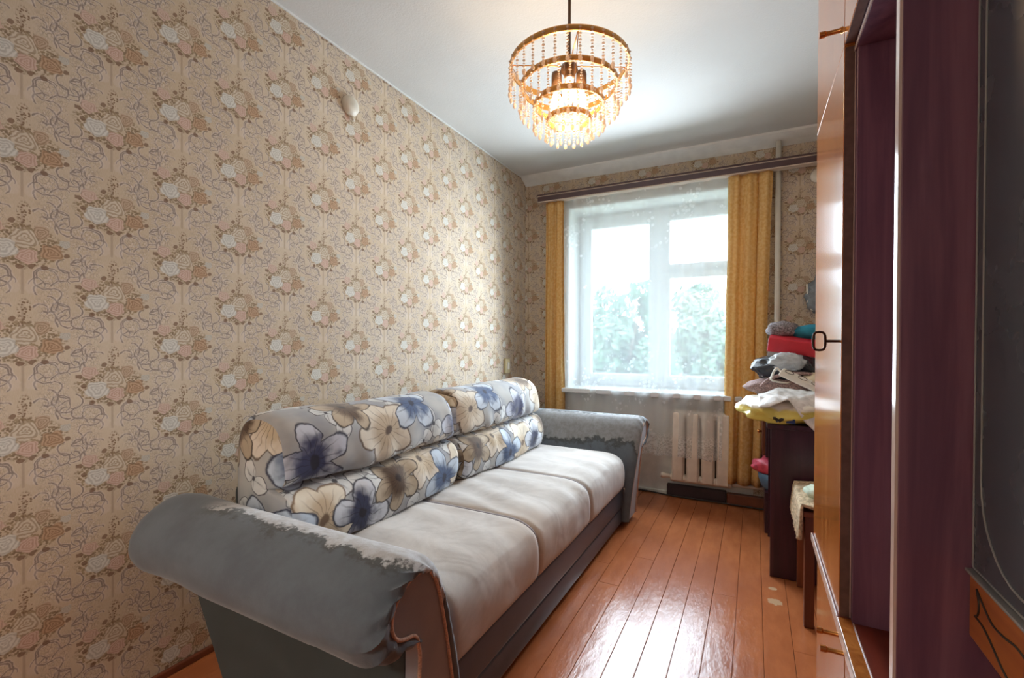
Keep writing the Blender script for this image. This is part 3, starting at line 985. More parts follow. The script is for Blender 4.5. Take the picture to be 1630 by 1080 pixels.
def arm(side):
    f = (lambda y: y) if side == 0 else (lambda y: MIR - y)
    NC = 72
    # outline of the upholstery: inner foot, inner face, over the roll, under the scroll
    P = [(1.03, .03), (1.025, .20), (.99, .34), (.95, .44), (.918, .52), (.885, .583), (.845, .622), (.79, .637), (.735, .622), (.685, .585),
         (.657, .535), (.660, .485), (.690, .452), (.735, .438), (.79, .440), (.825, .452)]
    C = resample([(p.x, p.y) for p in catmull([(a, b, 0) for a, b in P], 6)], NC)
    # outline of the front panel, run the same way
    O = [(1.0, .03), (.985, .17), (.945, .32), (.900, .46), (.872, .535), (.838, .590), (.795, .607), (.752, .597), (.724, .568), (.718, .53), (.736, .494),
         (.765, .478), (.795, .468), (.812, .440), (.824, .36), (.826, .03)]
    O_in = resample([(p.x, p.y) for p in catmull([(a, b, 0) for a, b in O[:14]], 6)], NC)
    L = [0]
    for a, b in zip(C, C[1:]): L.append(L[-1] + math.dist(a, b))
    yc, zc = (.775, .54)
    crest = (.845, .622) if side == 0 else (.888, .578)
    sc = min(zip(C, L), key=lambda q: math.dist(q[0], crest))[1]
    wid = 1.0 if side == 0 else 1.35
    front = lambda z: -.68 + .055 * min(1, z / .62)
    st = []
    for k in range(8):
        a = k / 7 * PI / 2
        st.append(('b', math.cos(a), max(.02, math.sin(a))))
    for k in range(1, 31): st.append(('m', k / 30, 1.))
    for k in range(1, 9): st.append(('f', k / 8, 1.))
    xb = -1.60
    bm = bmesh.new()
    uvl = bm.loops.layers.uv.verify()
    rows, us = [], []
    for kind, o, s in st:
        row = []
        for (y, z), (py, pz), l in zip(C, O_in, L):
            yy, zz = y, z
            if kind == 'b':
                # only the roll is domed; the inner cheek runs straight back
                k = max(0, min(1, (z - .30) / .10)) if y > .85 else 1
                s2 = 1 - (1 - s) * k
                yy, zz = yc + (y - yc) * s2, zc + (z - zc) * s2
                x = xb + .085 - .085 * o * k
            X1 = front(z) - .045
            if kind == 'm': x = xb + .085 + (X1 - xb - .085) * o
            if kind == 'f':
                a = o * PI / 2
                # quarter-round padded edge from the sleeve down to the cord
                yy = y + (py - y) * (1 - math.cos(a)); zz = z + (pz - z) * (1 - math.cos(a))
                x = X1 + (front(pz) + .020 - X1) * math.sin(a) - .018 * max(0, o - .7) / .3
            # gathered cloth near the front edge
            if kind == 'f' or (kind == 'm' and o > .85):
                g = math.sin(o * PI * .9) if kind == 'f' else (o - .85) / .15 * .35
                roll = max(0, min(1, (.80 - y) / .06)) if z < .60 else .45
                w = .0075 * g * (.25 + roll) * (math.sin(l * 120 + 3 * noise.noise(Vector((l * 9, side, 0)))) + .7 * noise.noise(Vector((l * 34, o * 2, side))))
                d = Vector((yy - yc, zz - zc))
                d = d.normalized() if d.length > 1e-6 else Vector((0, 1))
                yy += d.x * w; zz += d.y * w; x += abs(w) * .5
            elif kind == 'm':
                w = .004 * noise.noise(Vector((x * 5, l * 8, side * 3)))
                yy += w; zz += w
            row.append(bm.verts.new((x, f(yy), max(.02, zz))))
        rows.append(row); us.append((row[NC // 2].co.x - xb) / .95)
    for i in range(len(rows) - 1):
        for j in range(NC - 1):
            fc = bm.faces.new((rows[i][j], rows[i + 1][j], rows[i + 1][j + 1], rows[i][j + 1])); fc.smooth = True
            for lp, (a, b) in zip(fc.loops, ((i, j), (i + 1, j), (i + 1, j + 1), (i, j + 1))):
                lp[uvl].uv = (us[a], .5 + (L[b] - sc) / (L[-1] * wid))
    bm.faces.new(rows[0])
    srot(mobj('arm_roll', bm, M['arm'] if side == 0 else M['arm_far'], sofa, True, 1.2))
    # lower side panel, its rear edge cut back
    bm = bmesh.new()
    poly = [(-1.545, .47), (-1.52, .35), (-1.38, .13), (-1.33, .03), (-.70, .03), (-.685, .30), (-.67, .47)]
    A = [bm.verts.new((x, f(.820), z)) for x, z in poly]; B = [bm.verts.new((x, f(.90), z)) for x, z in poly]
    bm.faces.new(A); bm.faces.new(B)
    for i in range(len(poly)):
        j = (i + 1) % len(poly); bm.faces.new((A[i], A[j], B[j], B[i]))
    bmesh.ops.bevel(bm, geom=list(bm.edges), offset=.006, segments=2, affect='EDGES')
    srot(mobj('arm_side', bm, M['arm_dark'], sofa))
    # front panel and its cord
    OC = [(p.x, p.y) for p in catmull([(a, b, 0) for a, b in O], 6)]
    bm = bmesh.new()
    A = [bm.verts.new((front(z) + .004, f(y), z)) for y, z in OC]
    B = [bm.verts.new((front(z) - .035, f(y), z)) for y, z in OC]
    bm.faces.new(A); bm.faces.new(B)
    for i in range(len(OC)):
        j = (i + 1) % len(OC); bm.faces.new((A[i], A[j], B[j], B[i]))
    srot(mobj('front_panel', bm, M['arm_panel'], sofa))
    bm = bmesh.new()
    tube(bm, [Vector((front(z) + .006, f(y), z)) for y, z in OC], .0042, 8)
    srot(mobj('piping', bm, M['piping'], sofa))
arm(0); arm(1)

# base with its drawer front
bm = bmesh.new(); bx(bm, -1.45, -.725, 1.0, 2.81, .03, .225, .004)
srot(mobj('base_box', bm, M['leather'], sofa))
bm = bmesh.new(); bx(bm, -.74, -.700, 1.0, 2.81, .115, .238, .016, 4)
srot(mobj('upper_rail', bm, M['leather'], sofa, True, .6))
bm = bmesh.new(); bx(bm, -.74, -.706, 1.0, 2.81, .022, .113, .008, 3)
srot(mobj('drawer_front', bm, M['leather'], sofa, True, .6))
bm = bmesh.new(); bx(bm, -1.62, -1.47, 1.0, 2.81, .03, .60, .03, 4)
srot(mobj('backrest', bm, M['arm_dark'], sofa, True, .6))
for xx in (-1.3, -.80):
    for yy in (.93, 2.9):
        bm = bmesh.new(); lathe(bm, [(0, 0), (.022, 0), (.026, .03), (0, .031)], (xx, yy, 0), 12); srot(mobj('foot', bm, M['black_print'], sofa, True, .6))

def seat(y0, y1, seed):
    S_ = [(-1.47, .225), (-1.47, .41), (-1.455, .432), (-1.3, .438), (-1.1, .442), (-.9, .442), (-.80, .440), (-.745, .430), (-.705, .405), (-.688, .365),
          (-.684, .31), (-.688, .255), (-.70, .232)]
    C = [(p.x, p.y) for p in catmull([(a, b, 0) for a, b in S_], 5)]
    n = 40
    bm = bmesh.new()
    rows = []
    for i in range(n + 1):
        t = i / n
        e = min(t, 1 - t) * (y1 - y0)
        ins = .016 * (1 - math.sqrt(max(0, 1 - max(0, (.03 - e) / .03) ** 2)))
        row = []
        for x, z in C:
            y = y0 + .002 + (y1 - y0 - .004) * t
            dx = dz = 0
            if z > .40:
                fall = min(1, e / .05)
                dz = fall * ((.011 if seed == 2 else .007) * math.sin(y * 34 + x * 9 + 3 * noise.noise(Vector((x * 3, y * 3, seed)))) * (.5 + .5 * noise.noise(Vector((x * 2, y * 2, seed + 4)))) + .006 * math.sin(PI * t))
            if x > -.75: dx = min(1, e / .05) * .004 * noise.noise(Vector((z * 10, y * 6, seed)))
            row.append(bm.verts.new((x - (ins if x > -1 else -ins) + dx, y, z - (ins if z > .33 else 0) + dz)))
        rows.append(row)
    for A, B in zip(rows, rows[1:]):
        for j in range(len(C)):
            k = (j + 1) % len(C)
            bm.faces.new((A[j], B[j], B[k], A[k])).smooth = True
    bm.faces.new(rows[0]); bm.faces.new(rows[-1])
    return srot(mobj('seat_cushion', bm, M['seat'], sofa, True, 1.2))
seat(1.015, 1.57, 1); seat(1.57, 2.15, 2); seat(2.15, 2.79, 3)
# dark cord in the two seams
for ys in (1.57, 2.15):
    bm = bmesh.new()
    tube(bm, catmull([(-1.3, ys, .432), (-.9, ys, .434), (-.80, ys, .432), (-.752, ys, .421), (-.716, ys, .398), (-.701, ys, .36), (-.697, ys, .31), (-.70, ys, .245)], 5), .005, 6)
    srot(mobj('seam_cord', bm, M['arm_panel'], sofa))
bm = bmesh.new(); bx(bm, -.698, -.690, 2.79, 2.825, .16, .232, .001)
srot(mobj('care_tag', bm, M['plastic_white'], sofa))

def back_cushion(y0, y1, label, seed, uo):
    S_ = [(-1.215, .445), (-1.188, .48), (-1.180, .54), (-1.198, .602), (-1.230, .632), (-1.272, .646), (-1.238, .660), (-1.218, .69), (-1.220, .75), (-1.232, .81), (-1.272, .855),
          (-1.35, .872), (-1.42, .858), (-1.458, .79), (-1.465, .64), (-1.455, .50), (-1.42, .447), (-1.32, .443)]
    C = [(p.x, p.y) for p in catmull([(a, b, 0) for a, b in S_], 5, True)]
    L = [0]
    for i in range(len(C)): L.append(L[-1] + math.dist(C[i], C[(i + 1) % len(C)]))
    cx, cz = -1.33, .65
    n = 64
    bm = bmesh.new(); uvl = bm.loops.layers.uv.verify()
    rows = []
    for i in range(n + 1):
        t = i / n
        e = min(t, 1 - t) * (y1 - y0)
        s = 1 - .08 * (1 - math.sqrt(max(0, 1 - max(0, (.05 - e) / .05) ** 2)))
        row = []
        for (x, z) in C:
            y = y0 + (y1 - y0) * t
            xx, zz = cx + (x - cx) * s, cz + (z - cz) * s
            # puckers running out of the tufted crease
            if x > -1.33:
                cr = math.exp(-((z - .645) / .10) ** 2)
                xx += cr * .010 * math.sin(y * 46 + seed + 4 * noise.noise(Vector((y * 4, z * 4, seed)))) * (.3 + abs(noise.noise(Vector((y * 3, seed, 0)))))
                xx += .012 * noise.noise(Vector((y * 4, z * 5, seed)))
                xx += .016 * math.sin(PI * t)
            zz += .010 * noise.noise(Vector((y * 3.5, x * 4, seed + 9)))
            row.append(bm.verts.new((xx - .01, y, max(zz, .446))))
        rows.append(row)
    m = len(C)
    for i in range(n):
        for j in range(m):
            k = (j + 1) % m
            f = bm.faces.new((rows[i][j], rows[i + 1][j], rows[i + 1][k], rows[i][k])); f.smooth = True
            for lp, (a, b) in zip(f.loops, ((i, j), (i + 1, j), (i + 1, j + 1), (i, j + 1))):
                lp[uvl].uv = (uo + (y1 - y0) * a / n, L[b])
    for r_, sg in ((rows[0], 1), (rows[-1], -1)):
        # side face: a shrinking ring of quads so that the print goes on round the corner
        prev = r_
        for q, (sc_, dy) in enumerate(((.8, .010), (.5, .016), (.2, .018))):
            cur = []
            for v in r_:
                cur.append(bm.verts.new((cx + (v.co.x - cx) * sc_, v.co.y - sg * dy, cz + (v.co.z - cz) * sc_)))
            for j in range(m):
                k = (j + 1) % m
                f = bm.faces.new((prev[j], prev[k], cur[k], cur[j])); f.smooth = True
                for lp in f.loops: lp[uvl].uv = (uo + .3 + lp.vert.co.x, lp.vert.co.z)
            prev = cur
        f = bm.faces.new(prev)
        for lp in f.loops: lp[uvl].uv = (uo + .3 + lp.vert.co.x, lp.vert.co.z)
    o = mobj('back_cushion', bm, M['floral'], None, True)
    srot(o)
    return tag(o, label, 'cushion', 'floral back cushions on the sofa')
back_cushion(.925, 1.79, 'floral back cushion leaning beside the worn near arm of the sofa', 2.0, 0.)
back_cushion(1.835, 2.735, 'floral back cushion leaning in the sofa corner nearest the window', 7.0, .33)

# ------------------------------------------------------------------ wall unit: three cabinets
FX = .150     # front plane of doors
def rod_handle(parent, y, z, x, L=.038):
    bm = bmesh.new()
    lathe(bm, [(.0, .0), (.007, 0), (.0045, -.004), (.0045, -L + .012), (.0062, -L + .010), (.0062, -L), (0, -L)], (x, y, z), 12, axis='X')
    return mobj('handle', bm, M['bronze'], parent, True, .6)
def wardrobe():
    w = empty('wardrobe', (.4, 1.33, 0), 'tall lacquered golden wood wardrobe with a key in its door', 'wardrobe')
    y0, y1 = 1.103, 1.545
    bm = bmesh.new(); bx(bm, FX + .018, XR - .01, y0, y1, .58, 2.29, .001); bx(bm, FX + .035, XR - .01, y0, y1 + .008, .0, .545, .001)
    mobj('carcass', bm, M['mahogany'], w)
    d = box('door', M['golden'], w, FX, FX + .017, y0 + .001, y1 - .001, .570, 1.6755, .0008)
    bm = bmesh.new()
    tube(bm, [(FX, 1.135, 1.105), (FX - .022, 1.135, 1.105)], .0028, 8)
    c = Vector((FX - .033, 1.135, 1.105))
    pts = []
    for k in range(16):
        a = 2 * PI * k / 16
        pts.append(c + Vector((math.copysign(abs(math.cos(a)) ** .6, math.cos(a)) * .0105, 0, math.copysign(abs(math.sin(a)) ** .6, math.sin(a)) * .0185)))
    tube(bm, pts, .0026, 6, closed=True)
    mobj('key', bm, M['dark_metal'], d)
    d = box('upper_door', M['golden'], w, FX, FX + .017, y0 + .001, y1 - .001, 1.6762, 2.285, .0008)
    rod_handle(d, 1.135, 1.725, FX)
    d = box('base_door', M['golden'], w, FX + .010, FX + .034, y0 + .001, y1 + .006, .06, .540, .002)
    rod_handle(d, 1.135, .515, FX + .010, .044)
    bm = bmesh.new(); bx(bm, FX - .003, XR - .01, y0, y1 + .012, .548, .568, .001)
    l = mobj('ledge', bm, M['mahogany_floor'], w)
    box('ledge_edge', M['edge_band'], l, FX - .005, FX - .003, y0, y1 + .012, .549, .567, 0)
    box('door_edge', M['brown_edge'], w, FX + .0015, FX + .0165, y0 - .0005, y0 + .001, .570, 1.672, 0)
    box('side_edge', M['edge_band'], w, FX + .0170, FX + .0185, y0 - .001, y0 + .002, .570, 1.66, 0)
wardrobe()
def niche():
    w = empty('open_cabinet', (.4, .9, 0), 'open dark mahogany niche cabinet beside the golden wardrobe', 'cabinet')
    y0, y1 = .714, 1.1015
    box('side_panel', M['mahogany'], w, FX + .019, XR - .02, y1 - .016, y1, .568, 1.66, .001)
    box('top_panel', M['mahogany'], w, FX + .017, XR - .02, y0, y1, 1.660, 1.676, .001)
    box('bottom_panel', M['mahogany_floor'], w, FX + .019, XR - .02, y0, y1, .548, .5685, .001)
    box('back_panel', M['mahogany'], w, XR - .022, XR - .01, y0, y1, .55, 1.68, .001)
    box('base_box', M['mahogany'], w, FX + .035, XR - .01, y0, y1, 0, .546, .001)
    d = box('upper_door', M['golden'], w, FX, FX + .017, y0, y1 - .001, 1.679, 2.285, .002)
    box('door_edge', M['brown_edge'], d, FX + .001, FX + .0165, y0, y1 - .001, 1.6780, 1.6795, 0)
    box('upper_box', M['mahogany'], w, FX + .018, XR - .01, y0, y1, 1.678, 2.29, .001)
    box('top_edge', M['edge_band'], w, FX + .0155, FX + .0172, y0, y1, 1.660, 1.667, 0)
    d = box('base_door', M['golden'], w, FX + .010, FX + .034, y0 + .001, y1 - .003, .06, .540, .002)
    rod_handle(d, 1.070, .515, FX + .010, .044)
    l = box('ledge', M['golden'], w, FX - .003, FX + .020, y0, y1, .548, .5675, .001)
    box('ledge_edge', M['edge_band'], l, FX - .005, FX - .003, y0, y1, .549, .567, 0)
    box('floor_edge', M['edge_band'], w, FX + .020, FX + .0215, y0, y1, .5675, .5692, 0)
niche()
def display():
    w = empty('display_cabinet', (.4, .1, 0), 'mahogany display cabinet with dark lined glass door and ornamented orange rail', 'cabinet')
    y0, y1 = -.75, .712
    GX = .216
    p = box('side_panel', M['mahogany'], w, FX + .001, XR - .01, y1 - .015, y1 + .001, 0, 2.29, .001)
    box('edge_band', M['edge_band'], p, FX - .002, FX + .001, y1 - .014, y1 + .0, 0, 2.29, 0)
    box('back_box', M['mahogany'], w, GX + .06, XR - .01, y0, y1 - .016, 0, 2.29, .001)
    box('end_panel', M['mahogany'], w, GX - .02, GX + .06, y0 - .016, y0, 0, 2.29, .001)
    g = box('glass_door', M['dark_glass'], w, GX, GX + .006, y0 + .01, y1 - .017, .852, 2.2, .001)
    # fine rounded line on the glass
    for off, rad_, nm in ((.004, .004, 'edge_line'), (.022, .085, 'rounded_line')):
        ya, yb, za, zb = y0 + .02 + off, y1 - .018 - off, .852 + (.003 if off < .01 else .018), 2.19 - off
        pts = []
        for (cy, cz, a0) in ((yb - rad_, za + rad_, -PI / 2), (yb - rad_, zb - rad_, 0), (ya + rad_, zb - rad_, PI / 2), (ya + rad_, za + rad_, PI)):
            for k in range(9):
                a = a0 + k / 8 * PI / 2
                pts.append((GX - .0005, cy + rad_ * math.cos(a), cz + rad_ * math.sin(a)))
        bm = bmesh.new(); tube(bm, pts, .0011, 5, closed=True)
        mobj(nm, bm, M['pinstripe'], g)
    r_ = box('ornament_rail', M['ornament_wood'], w, GX - .002, GX + .02, y0 + .01, y1 - .0165, .776, .848, .003)
    box('rail_ledge', M['pinstripe'], r_, GX - .006, GX + .02, y0 + .01, y1 - .0165, .848, .8515, .001)
    def groove(pts):
        bm = bmesh.new(); tube(bm, catmull([(GX - .0022, y, z + .009) for y, z in pts], 6), .0013, 5)
        mobj('ornament_line', bm, M['black_print'], r_)
    groove([(.674, .828), (.656, .818), (.636, .810), (.612, .811), (.588, .815), (.56, .812), (.50, .800), (.40, .80)])
    groove([(.674, .828), (.668, .815), (.670, .803), (.678, .797)])
    groove([(.678, .797), (.656, .796), (.634, .788), (.610, .778), (.58, .775), (.50, .780), (.40, .78)])
    box('lower_box', M['mahogany'], w, GX + .03, GX + .07, y0, y1 - .016, 0, .772, .001)
display()

# ------------------------------------------------------------------ desk, stool and what lies on them
desk = empty('desk', (.37, 2.9, 0), 'dark plum writing desk with solid side panels beyond the wardrobe', 'desk')
box('side_panel', M['desk_wood'], desk, .072, XR - .02, 2.519, 2.538, 0, .700, .002)
box('side_panel', M['desk_wood'], desk, .075, XR - .02, 3.03, 3.048, 0, .700, .002)
box('desk_top', M['desk_wood'], desk, .055, XR - .01, 2.505, 3.06, .700, .722, .003)
box('back_panel', M['desk_wood'], desk, .45, .466, 2.538, 3.03, .25, .70, .002)
box('lower_shelf', M['desk_wood'], desk, .11, .45, 2.538, 3.03, .20, .216, .002)
dr = box('drawer', M['desk_wood'], desk, .085, .44, 2.545, 3.025, .56, .695, .003)
lc = empty('low_cabinet', (.25, 3.25, 0), 'low dark cabinet with brown door standing in the corner behind the desk', 'cabinet')
box('plinth', M['desk_wood'], lc, .060, .62, 3.08, 3.42, 0, .235, .003)
box('top_box', M['desk_wood'], lc, .062, .62, 3.08, 3.42, .44, .695, .003)
d = box('door', M['stool_wood'], lc, .044, .062, 3.12, 3.40, .445, .69, .003)
bm = bmesh.new(); lathe(bm, [(0, 0), (.006, 0), (.006, -.012), (.011, -.016), (.008, -.024), (0, -.026)], (.044, 3.2, .57), 12, axis='X'); mobj('knob', bm, M['bronze'], d, True)
box('back_panel', M['desk_wood'], lc, .60, .62, 3.08, 3.42, .235, .44, .002)
bm = bmesh.new(); lathe(bm, [(0, .237), (.06, .237), (.075, .26), (.088, .30), (.092, .335), (.088, .335), (.082, .30), (.068, .262), (0, .245)], (.115, 3.17, 0), 28)
tag(mobj('bowl', bm, M['blue'], None, True), 'blue enamel bowl under the pink bag on the low cabinet', 'bowl')
tag(lump('pink_bag', M['pink'], None, (.098, 3.165, .375), (.098, .085, .050), .28, 2.6, 3, 3, .338), 'crumpled pink plastic bag lying in the blue bowl', 'bag')

st = empty('stool', (.35, 2.32, 0), 'brown wooden stool between the wardrobe and the desk', 'stool')
for x in (.195, .49):
    for y in (2.145, 2.485):
        bm = bmesh.new(); bx(bm, x - .017, x + .017, y - .018, y + .018, 0, .43, .003); mobj('leg', bm, M['stool_wood'], st)
for y in (2.145, 2.485): box('apron', M['stool_wood'], st, .205, .48, y - .010, y + .010, .36, .43, .002)
for x in (.195, .49): box('apron', M['stool_wood'], st, x - .010, x + .010, 2.16, 2.47, .36, .43, .002)
box('seat', M['stool_wood'], st, .170, .515, 2.115, 2.512, .43, .452, .005)
# fringed cloth over the stool
bm = bmesh.new()
def cl(a, b):
    y = 2.10 + .392 * a
    s = b * .50
    n_ = noise.noise(Vector((a * 6, b * 6, 2)))
    if s < .12: x, z = .160 - .012 * abs(math.sin(a * 30)) * (1 - s / .12), .345 + s + .012 * n_
    else: x, z = .160 + (s - .12), .468 + .018 * (n_ + .5)
    return (x, y, z)
grid(bm, cl, 60, 40)
o = mobj('seat_cloth', bm, M['fringe'], None, True)
sm = o.modifiers.new('cloth', 'SOLIDIFY'); sm.thickness = .010; sm.offset = 1
tag(o, 'cream fringed cloth draped over the wooden stool', 'cloth')
tag(lump('folded_rag', M['green_cloth'], None, (.30, 2.22, .505), (.11, .09, .032), .3, 3, 8, 3, .488), 'pale green rag on the cloth over the stool', 'rag')

ZT = .722
tag(lump('yellow_bag', M['yellow_bag'], None, (.17, 2.70, .775), (.215, .20, .066), .22, 3.2, 4, 4, ZT + .002, 0, .8), 'white and yellow printed plastic bag of clothes at the bottom of the desk heap', 'bag')
yb = bpy.data.objects['yellow_bag']
# the bag's dark printed marks
def mark(pts, mat, nm):
    bm = bmesh.new()
    A = [bm.verts.new((x, y, z)) for x, y, z in pts]; B = [bm.verts.new((x, y + .006, z)) for x, y, z in pts]
    bm.faces.new(A); bm.faces.new(B)
    for i in range(len(A)):
        j = (i + 1) % len(A); bm.faces.new((A[i], A[j], B[j], B[i]))
    mobj(nm, bm, mat, yb)
bfly = [(.0, .0), (.012, .006), (.022, .004), (.020, -.006), (.012, -.009), (.006, -.016), (0, -.010), (-.006, -.016), (-.012, -.009), (-.020, -.006), (-.022, .006), (-.010, .006)]
def bag_y(x, z):       # the bag's front surface
    return min([v.co.y for v in yb.data.vertices if abs(v.co.x - x) < .018 and abs(v.co.z - z) < .012] or [2.52])
mark([(.100 + x, bag_y(.100 + x, .752) - .004, .753 + z) for x, z in bfly], M['black_print'], 'butterfly_print')
mark([(.150 + x, bag_y(.150 + x, .748) - .004, .748 + z) for x, z in ((-.018, -.014), (.018, -.014), (.016, .012), (-.014, .014))], M['navy_print'], 'navy_print')
# thin white bag sagging over it and over the desk's edge
bm = bmesh.new()
def wb(a, b):
    x = .02 + .40 * a
    s = b * .42
    n_ = noise.noise(Vector((a * 5, b * 4, 1))); n2 = noise.noise(Vector((a * 11, b * 9, 6)))
    y = 2.86 - s
    z = .862 + .022 * n_ + .010 * n2 - .03 * (1 - min(1, a / .25)) ** 2
    if s > .30:
        k = (s - .30) / .12
        y = 2.86 - .30 - .085 * math.sin(k * PI / 2)
        z -= (.035 + .135 * max(0, min(1, (a - .30) / .30))) * k ** 1.4 + .015 * n2 * k
    return (x, y, z)
grid(bm, wb, 60, 50)
o = mobj('white_bag', bm, M['white_bag'], None, True)
sm = o.modifiers.new('film', 'SOLIDIFY'); sm.thickness = .003
tag(o, 'thin white plastic bag sagging over the yellow bag on the desk', 'bag')
# woven basket bag with its two handles
wv = empty('woven_bag', (.16, 2.80, ZT), 'mauve woven straw bag with arched handles in the desk heap', 'bag')
lump('bag_body', M['woven'], wv, (.14, 2.86, .865), (.185, .09, .05), .15, 2.5, 11, 3, .80)
for dy, h in ((-.05, .075), (.03, .085)):
    bm = bmesh.new()
    tube(bm, catmull([(.03, 2.83 + dy, .87), (.075, 2.83 + dy, .87 + h * .62), (.16, 2.83 + dy, .87 + h), (.26, 2.83 + dy, .87 + h * .98), (.34, 2.83 + dy, .87 + h * .5)], 5), .009, 8)
    mobj('bag_handle', bm, M['woven'] if dy < 0 else M['beige_cloth'], wv)
# power strip
ps = empty('power_strip', (.2, 2.62, .9), 'white extension socket strip lying on the bags of the desk heap', 'power strip')
PM = Matrix.Translation((.225, 2.60, .910)) @ Matrix.Rotation(.38, 4, 'Y') @ Matrix.Rotation(.35, 4, 'X') @ Matrix.Rotation(-.2, 4, 'Z')
bm = bmesh.new(); t = bmesh.new(); bx(t, -.125, .125, -.027, .027, -.014, .014, .006, 3); join(bm, t, 0, PM); mobj('body', bm, M['plastic_white'], ps)
for k in range(4):
    bm = bmesh.new(); t = bmesh.new(); lathe(t, [(.020, .012), (.0205, .016), (.0185, .016), (.017, .009), (0, .009)], (-.09 + .06 * k, 0, 0.0), 20)
    join(bm, t, 0, PM); so = mobj('socket', bm, M['socket_dark'], ps, True, .6)
    bm = bmesh.new(); t = bmesh.new(); lathe(t, [(0, .0092), (.0165, .0092), (.0165, .0125), (0, .0125)], (-.09 + .06 * k, 0, 0.0), 16)
    join(bm, t, 0, PM); mobj('socket_face', bm, M['plastic_white'], so)
bm = bmesh.new(); tube(bm, catmull([PM @ Vector((-.125, 0, 0)), PM @ Vector((-.15, .01, .002)), (.078, 2.64, .940), (.075, 2.70, .918), (.11, 2.76, .902), (.17, 2.80, .895)], 6), .005, 8); mobj('cord', bm, M['plastic_white'], ps)
tag(lump('beige_shirt', M['beige_cloth'], None, (.33, 2.78, .915), (.12, .10, .035), .3, 3, 21, 3), 'folded beige cloth beside the socket strip on the heap', 'cloth')
# black bag, clear film, dark bundle
tag(lump('teal_bundle', M['teal_dark'], None, (.125, 2.97, .80), (.11, .085, .085), .12, 2, 31, 3, ZT + .002, 0, .6), 'dark teal folded bundle standing at the back of the desk', 'clothes')
tag(lump('black_bag', M['black_bag'], None, (.185, 2.90, .966), (.185, .10, .078), .20, 2.6, 5, 4), 'shiny black plastic bag under the red box', 'bag')
tag(lump('clear_bag', M['clear_bag'], None, (.150, 2.80, 1.005), (.075, .035, .045), .30, 3.0, 15, 4, None, -.3), 'clear crumpled plastic bag hanging below the red box', 'bag')
# red shoe box
rb = empty('shoe_box', (.25, 2.95, 1.03), 'red lidded shoe box lying tilted on top of the desk heap', 'box')
BM_ = Matrix.Translation((.255, 2.93, 1.085)) @ Matrix.Rotation(.14, 4, 'Y') @ Matrix.Rotation(-.10, 4, 'Z') @ Matrix.Rotation(.25, 4, 'X')
bm = bmesh.new(); t = bmesh.new(); bx(t, -.178, .178, -.088, .088, -.060, .02, .002); join(bm, t, 0, BM_); mobj('box_body', bm, M['grey_card'], rb)
bm = bmesh.new(); t = bmesh.new(); bx(t, -.183, .183, -.093, .093, -.032, .042, .003); join(bm, t, 0, BM_); mobj('lid', bm, M['red_card'], rb)
bm = bmesh.new(); t = bmesh.new(); bx(t, -.1845, -.183, -.088, .088, -.028, .038, 0); join(bm, t, 0, BM_); mobj('end_label', bm, M['black_print'], rb)
tag(lump('knit_hat', M['knit'], None, (.135, 2.965, 1.175), (.075, .06, .045), .2, 3, 41, 3), 'grey speckled knitted bundle on the red shoe box', 'knitwear')
tag(lump('teal_cloth', M['teal'], None, (.285, 2.955, 1.155), (.105, .06, .045), .2, 2.4, 51, 3), 'bright teal folded cloth on the red shoe box', 'cloth')
# grey bag hanging on the window wall
hb = empty('hanging_bag', (.34, YF - .05, 1.3), 'silver grey plastic bag hanging on the window wall above the heap', 'bag')
lump('bag_body', M['grey_bag'], hb, (.365, YF - .055, 1.395), (.080, .045, .105), .20, 2.6, 61, 4)
bm = bmesh.new(); tube(bm, catmull([(.292, YF - .06, 1.475), (.296, YF - .07, 1.40), (.300, YF - .07, 1.35), (.315, YF - .07, 1.315), (.345, YF - .07, 1.305)], 5), .006, 8); mobj('pale_strap', bm, M['plastic_white'], hb)
bm = bmesh.new(); tube(bm, catmull([(.33, YF - .05, 1.47), (.352, YF - .02, 1.55), (.38, YF - .04, 1.48)], 6), .005, 8); mobj('bag_handle', bm, M['grey_bag'], hb)
bm = bmesh.new(); tube(bm, [(.352, YF, 1.55), (.352, YF - .03, 1.545), (.352, YF - .034, 1.565)], .004, 8); mobj('hook', bm, M['dark_metal'], hb)

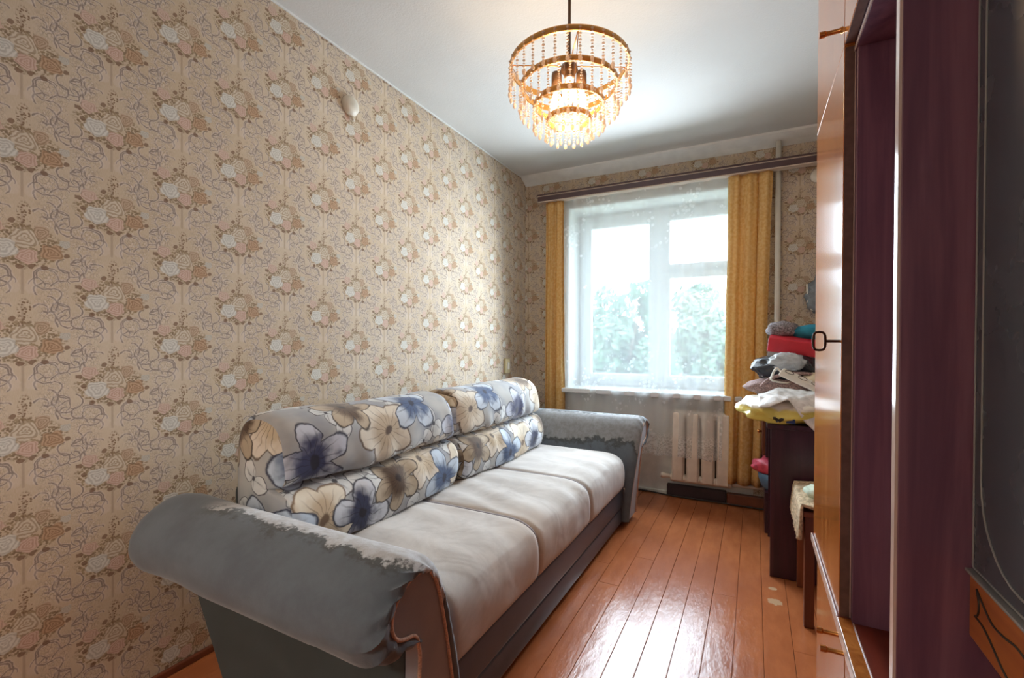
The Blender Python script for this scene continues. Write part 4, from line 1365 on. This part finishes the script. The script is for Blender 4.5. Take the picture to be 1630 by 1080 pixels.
# ------------------------------------------------------------------ outside
struct(box('ground_yard', M['ground'], None, -60, 60, YF + 1.5, 120, -6.2, -6.0, 0))
def tree(x, y, ztop, rx, rz, mat, label, seed, n=9000, leaf=.17):
    rnd = random.Random(seed)
    zc = ztop - rz
    t = empty('yard_tree', (x, y, -6), label, 'tree', 'trees in the yard outside')
    bm = bmesh.new()
    tube(bm, [(x, y, -6), (x + .1, y, -3), (x - .05, y, zc - rz * .2), (x, y, ztop - rz * .5)], [.32, .24, .16, .05], 10)
    for k in range(6):
        a = k * 1.05 + seed
        b0 = Vector((x, y, zc - rz * .5 + k * .12 * rz)); e = b0 + Vector((math.cos(a) * rx * .7, math.sin(a) * rx * .7, rz * .5))
        tube(bm, [b0, (b0 + e) / 2 + Vector((0, 0, .2)), e], [.09, .06, .02], 6)
    mobj('trunk', bm, M['bark'], t)
    clumps = []
    for k in range(60):
        while True:
            d = Vector((rnd.uniform(-1, 1), rnd.uniform(-1, 1), rnd.uniform(-1, 1)))
            if d.length <= 1: break
        clumps.append((Vector((x + d.x * rx * .8, y + d.y * rx * .8, zc + d.z * rz * .85)), rx * rnd.uniform(.22, .36)))
    vs, fs = [], []
    for k in range(n):
        c, r_ = rnd.choice(clumps)
        d = Vector((rnd.gauss(0, 1), rnd.gauss(0, 1), rnd.gauss(0, 1))).normalized() * r_ * rnd.uniform(.6, 1.05)
        p = c + d
        a = Vector((rnd.gauss(0, 1), rnd.gauss(0, 1), rnd.gauss(0, 1))).normalized()
        b = a.orthogonal().normalized()
        s = leaf * rnd.uniform(.6, 1.3)
        i = len(vs)
        vs += [p - a * s, p + b * s * .5, p + a * s, p - b * s * .5]
        fs.append((i, i + 1, i + 2, i + 3))
    me = bpy.data.meshes.new('crown'); me.from_pydata(vs, [], fs); me.materials.append(mat)
    o = bpy.data.objects.new('crown', me); o['kind'] = 'stuff'
    link(o, t)
tree(-4.35, 18, 4.1, 2.1, 4.2, M['leaf'], 'tall leafy tree seen through the large window pane', 1)
tree(-2.1, 22, 3.9, 2.0, 3.6, M['leaf_b'], 'pointed leafy tree seen through the small window panes', 2)
tree(-6.9, 24, 2.6, 2.2, 4.0, M['leaf'], 'tree showing beside the window reveal', 3, 7000)
tree(-4.2, 30, 1.6, 3.0, 4.0, M['leaf_b'], 'low wide tree between the two taller yard trees', 4, 7000)
tree(-.2, 26, 2.2, 2.2, 4.2, M['leaf'], 'tree standing farthest toward the wide drape', 5, 7000)
hs = empty('house', (-8, 52, -6), 'pale low house beyond the yard trees', 'house')
box('wall', M['house'], hs, -16, 2, 48, 56, -6, -1.2, .02)
bm = bmesh.new()
A = [bm.verts.new(p) for p in ((-16.4, 47.6, -1.2), (2.4, 47.6, -1.2), (2.4, 56.4, -1.2), (-16.4, 56.4, -1.2), (-16.4, 52, .8), (2.4, 52, .8))]
for f in ((0, 1, 5, 4), (3, 4, 5, 2), (0, 4, 3), (1, 2, 5), (0, 3, 2, 1)): bm.faces.new([A[i] for i in f])
mobj('roof', bm, M['roof'], hs)
for k in range(6): box('house_window', M['window_dark'], hs, -14 + k * 2.7, -12.8 + k * 2.7, 47.94, 48.02, -4.2, -2.6, .01)
car = empty('parked_car', (-.4, 36, -6), 'silver car parked in the yard', 'car')
bm = bmesh.new()
side = [(-2.1, .35), (-2.1, .75), (-1.9, .95), (-1.1, 1.02), (-.55, 1.45), (.8, 1.48), (1.4, 1.02), (2.0, .9), (2.15, .6), (2.1, .35)]
A = [bm.verts.new((-.4 + a, 35.2, -6 + b)) for a, b in side]; B = [bm.verts.new((-.4 + a, 36.8, -6 + b)) for a, b in side]
bm.faces.new(A); bm.faces.new(B)
for i in range(len(side)):
    j = (i + 1) % len(side); bm.faces.new((A[i], A[j], B[j], B[i]))
bmesh.ops.bevel(bm, geom=list(bm.edges), offset=.06, segments=2, affect='EDGES')
mobj('body', bm, M['car'], car)
for a in (-1.3, 1.35):
    for yy in (35.2, 36.8):
        bm = bmesh.new(); lathe(bm, [(0, -.1), (.3, -.1), (.32, 0), (.3, .1), (0, .1)], (-.4 + a, yy, -5.68), 18, axis='Y'); mobj('wheel', bm, M['black_print'], car)
bm = bmesh.new(); bx(bm, -.85, .3, 35.16, 35.2, -4.92, -4.6, .02); mobj('side_window', bm, M['window_dark'], car)
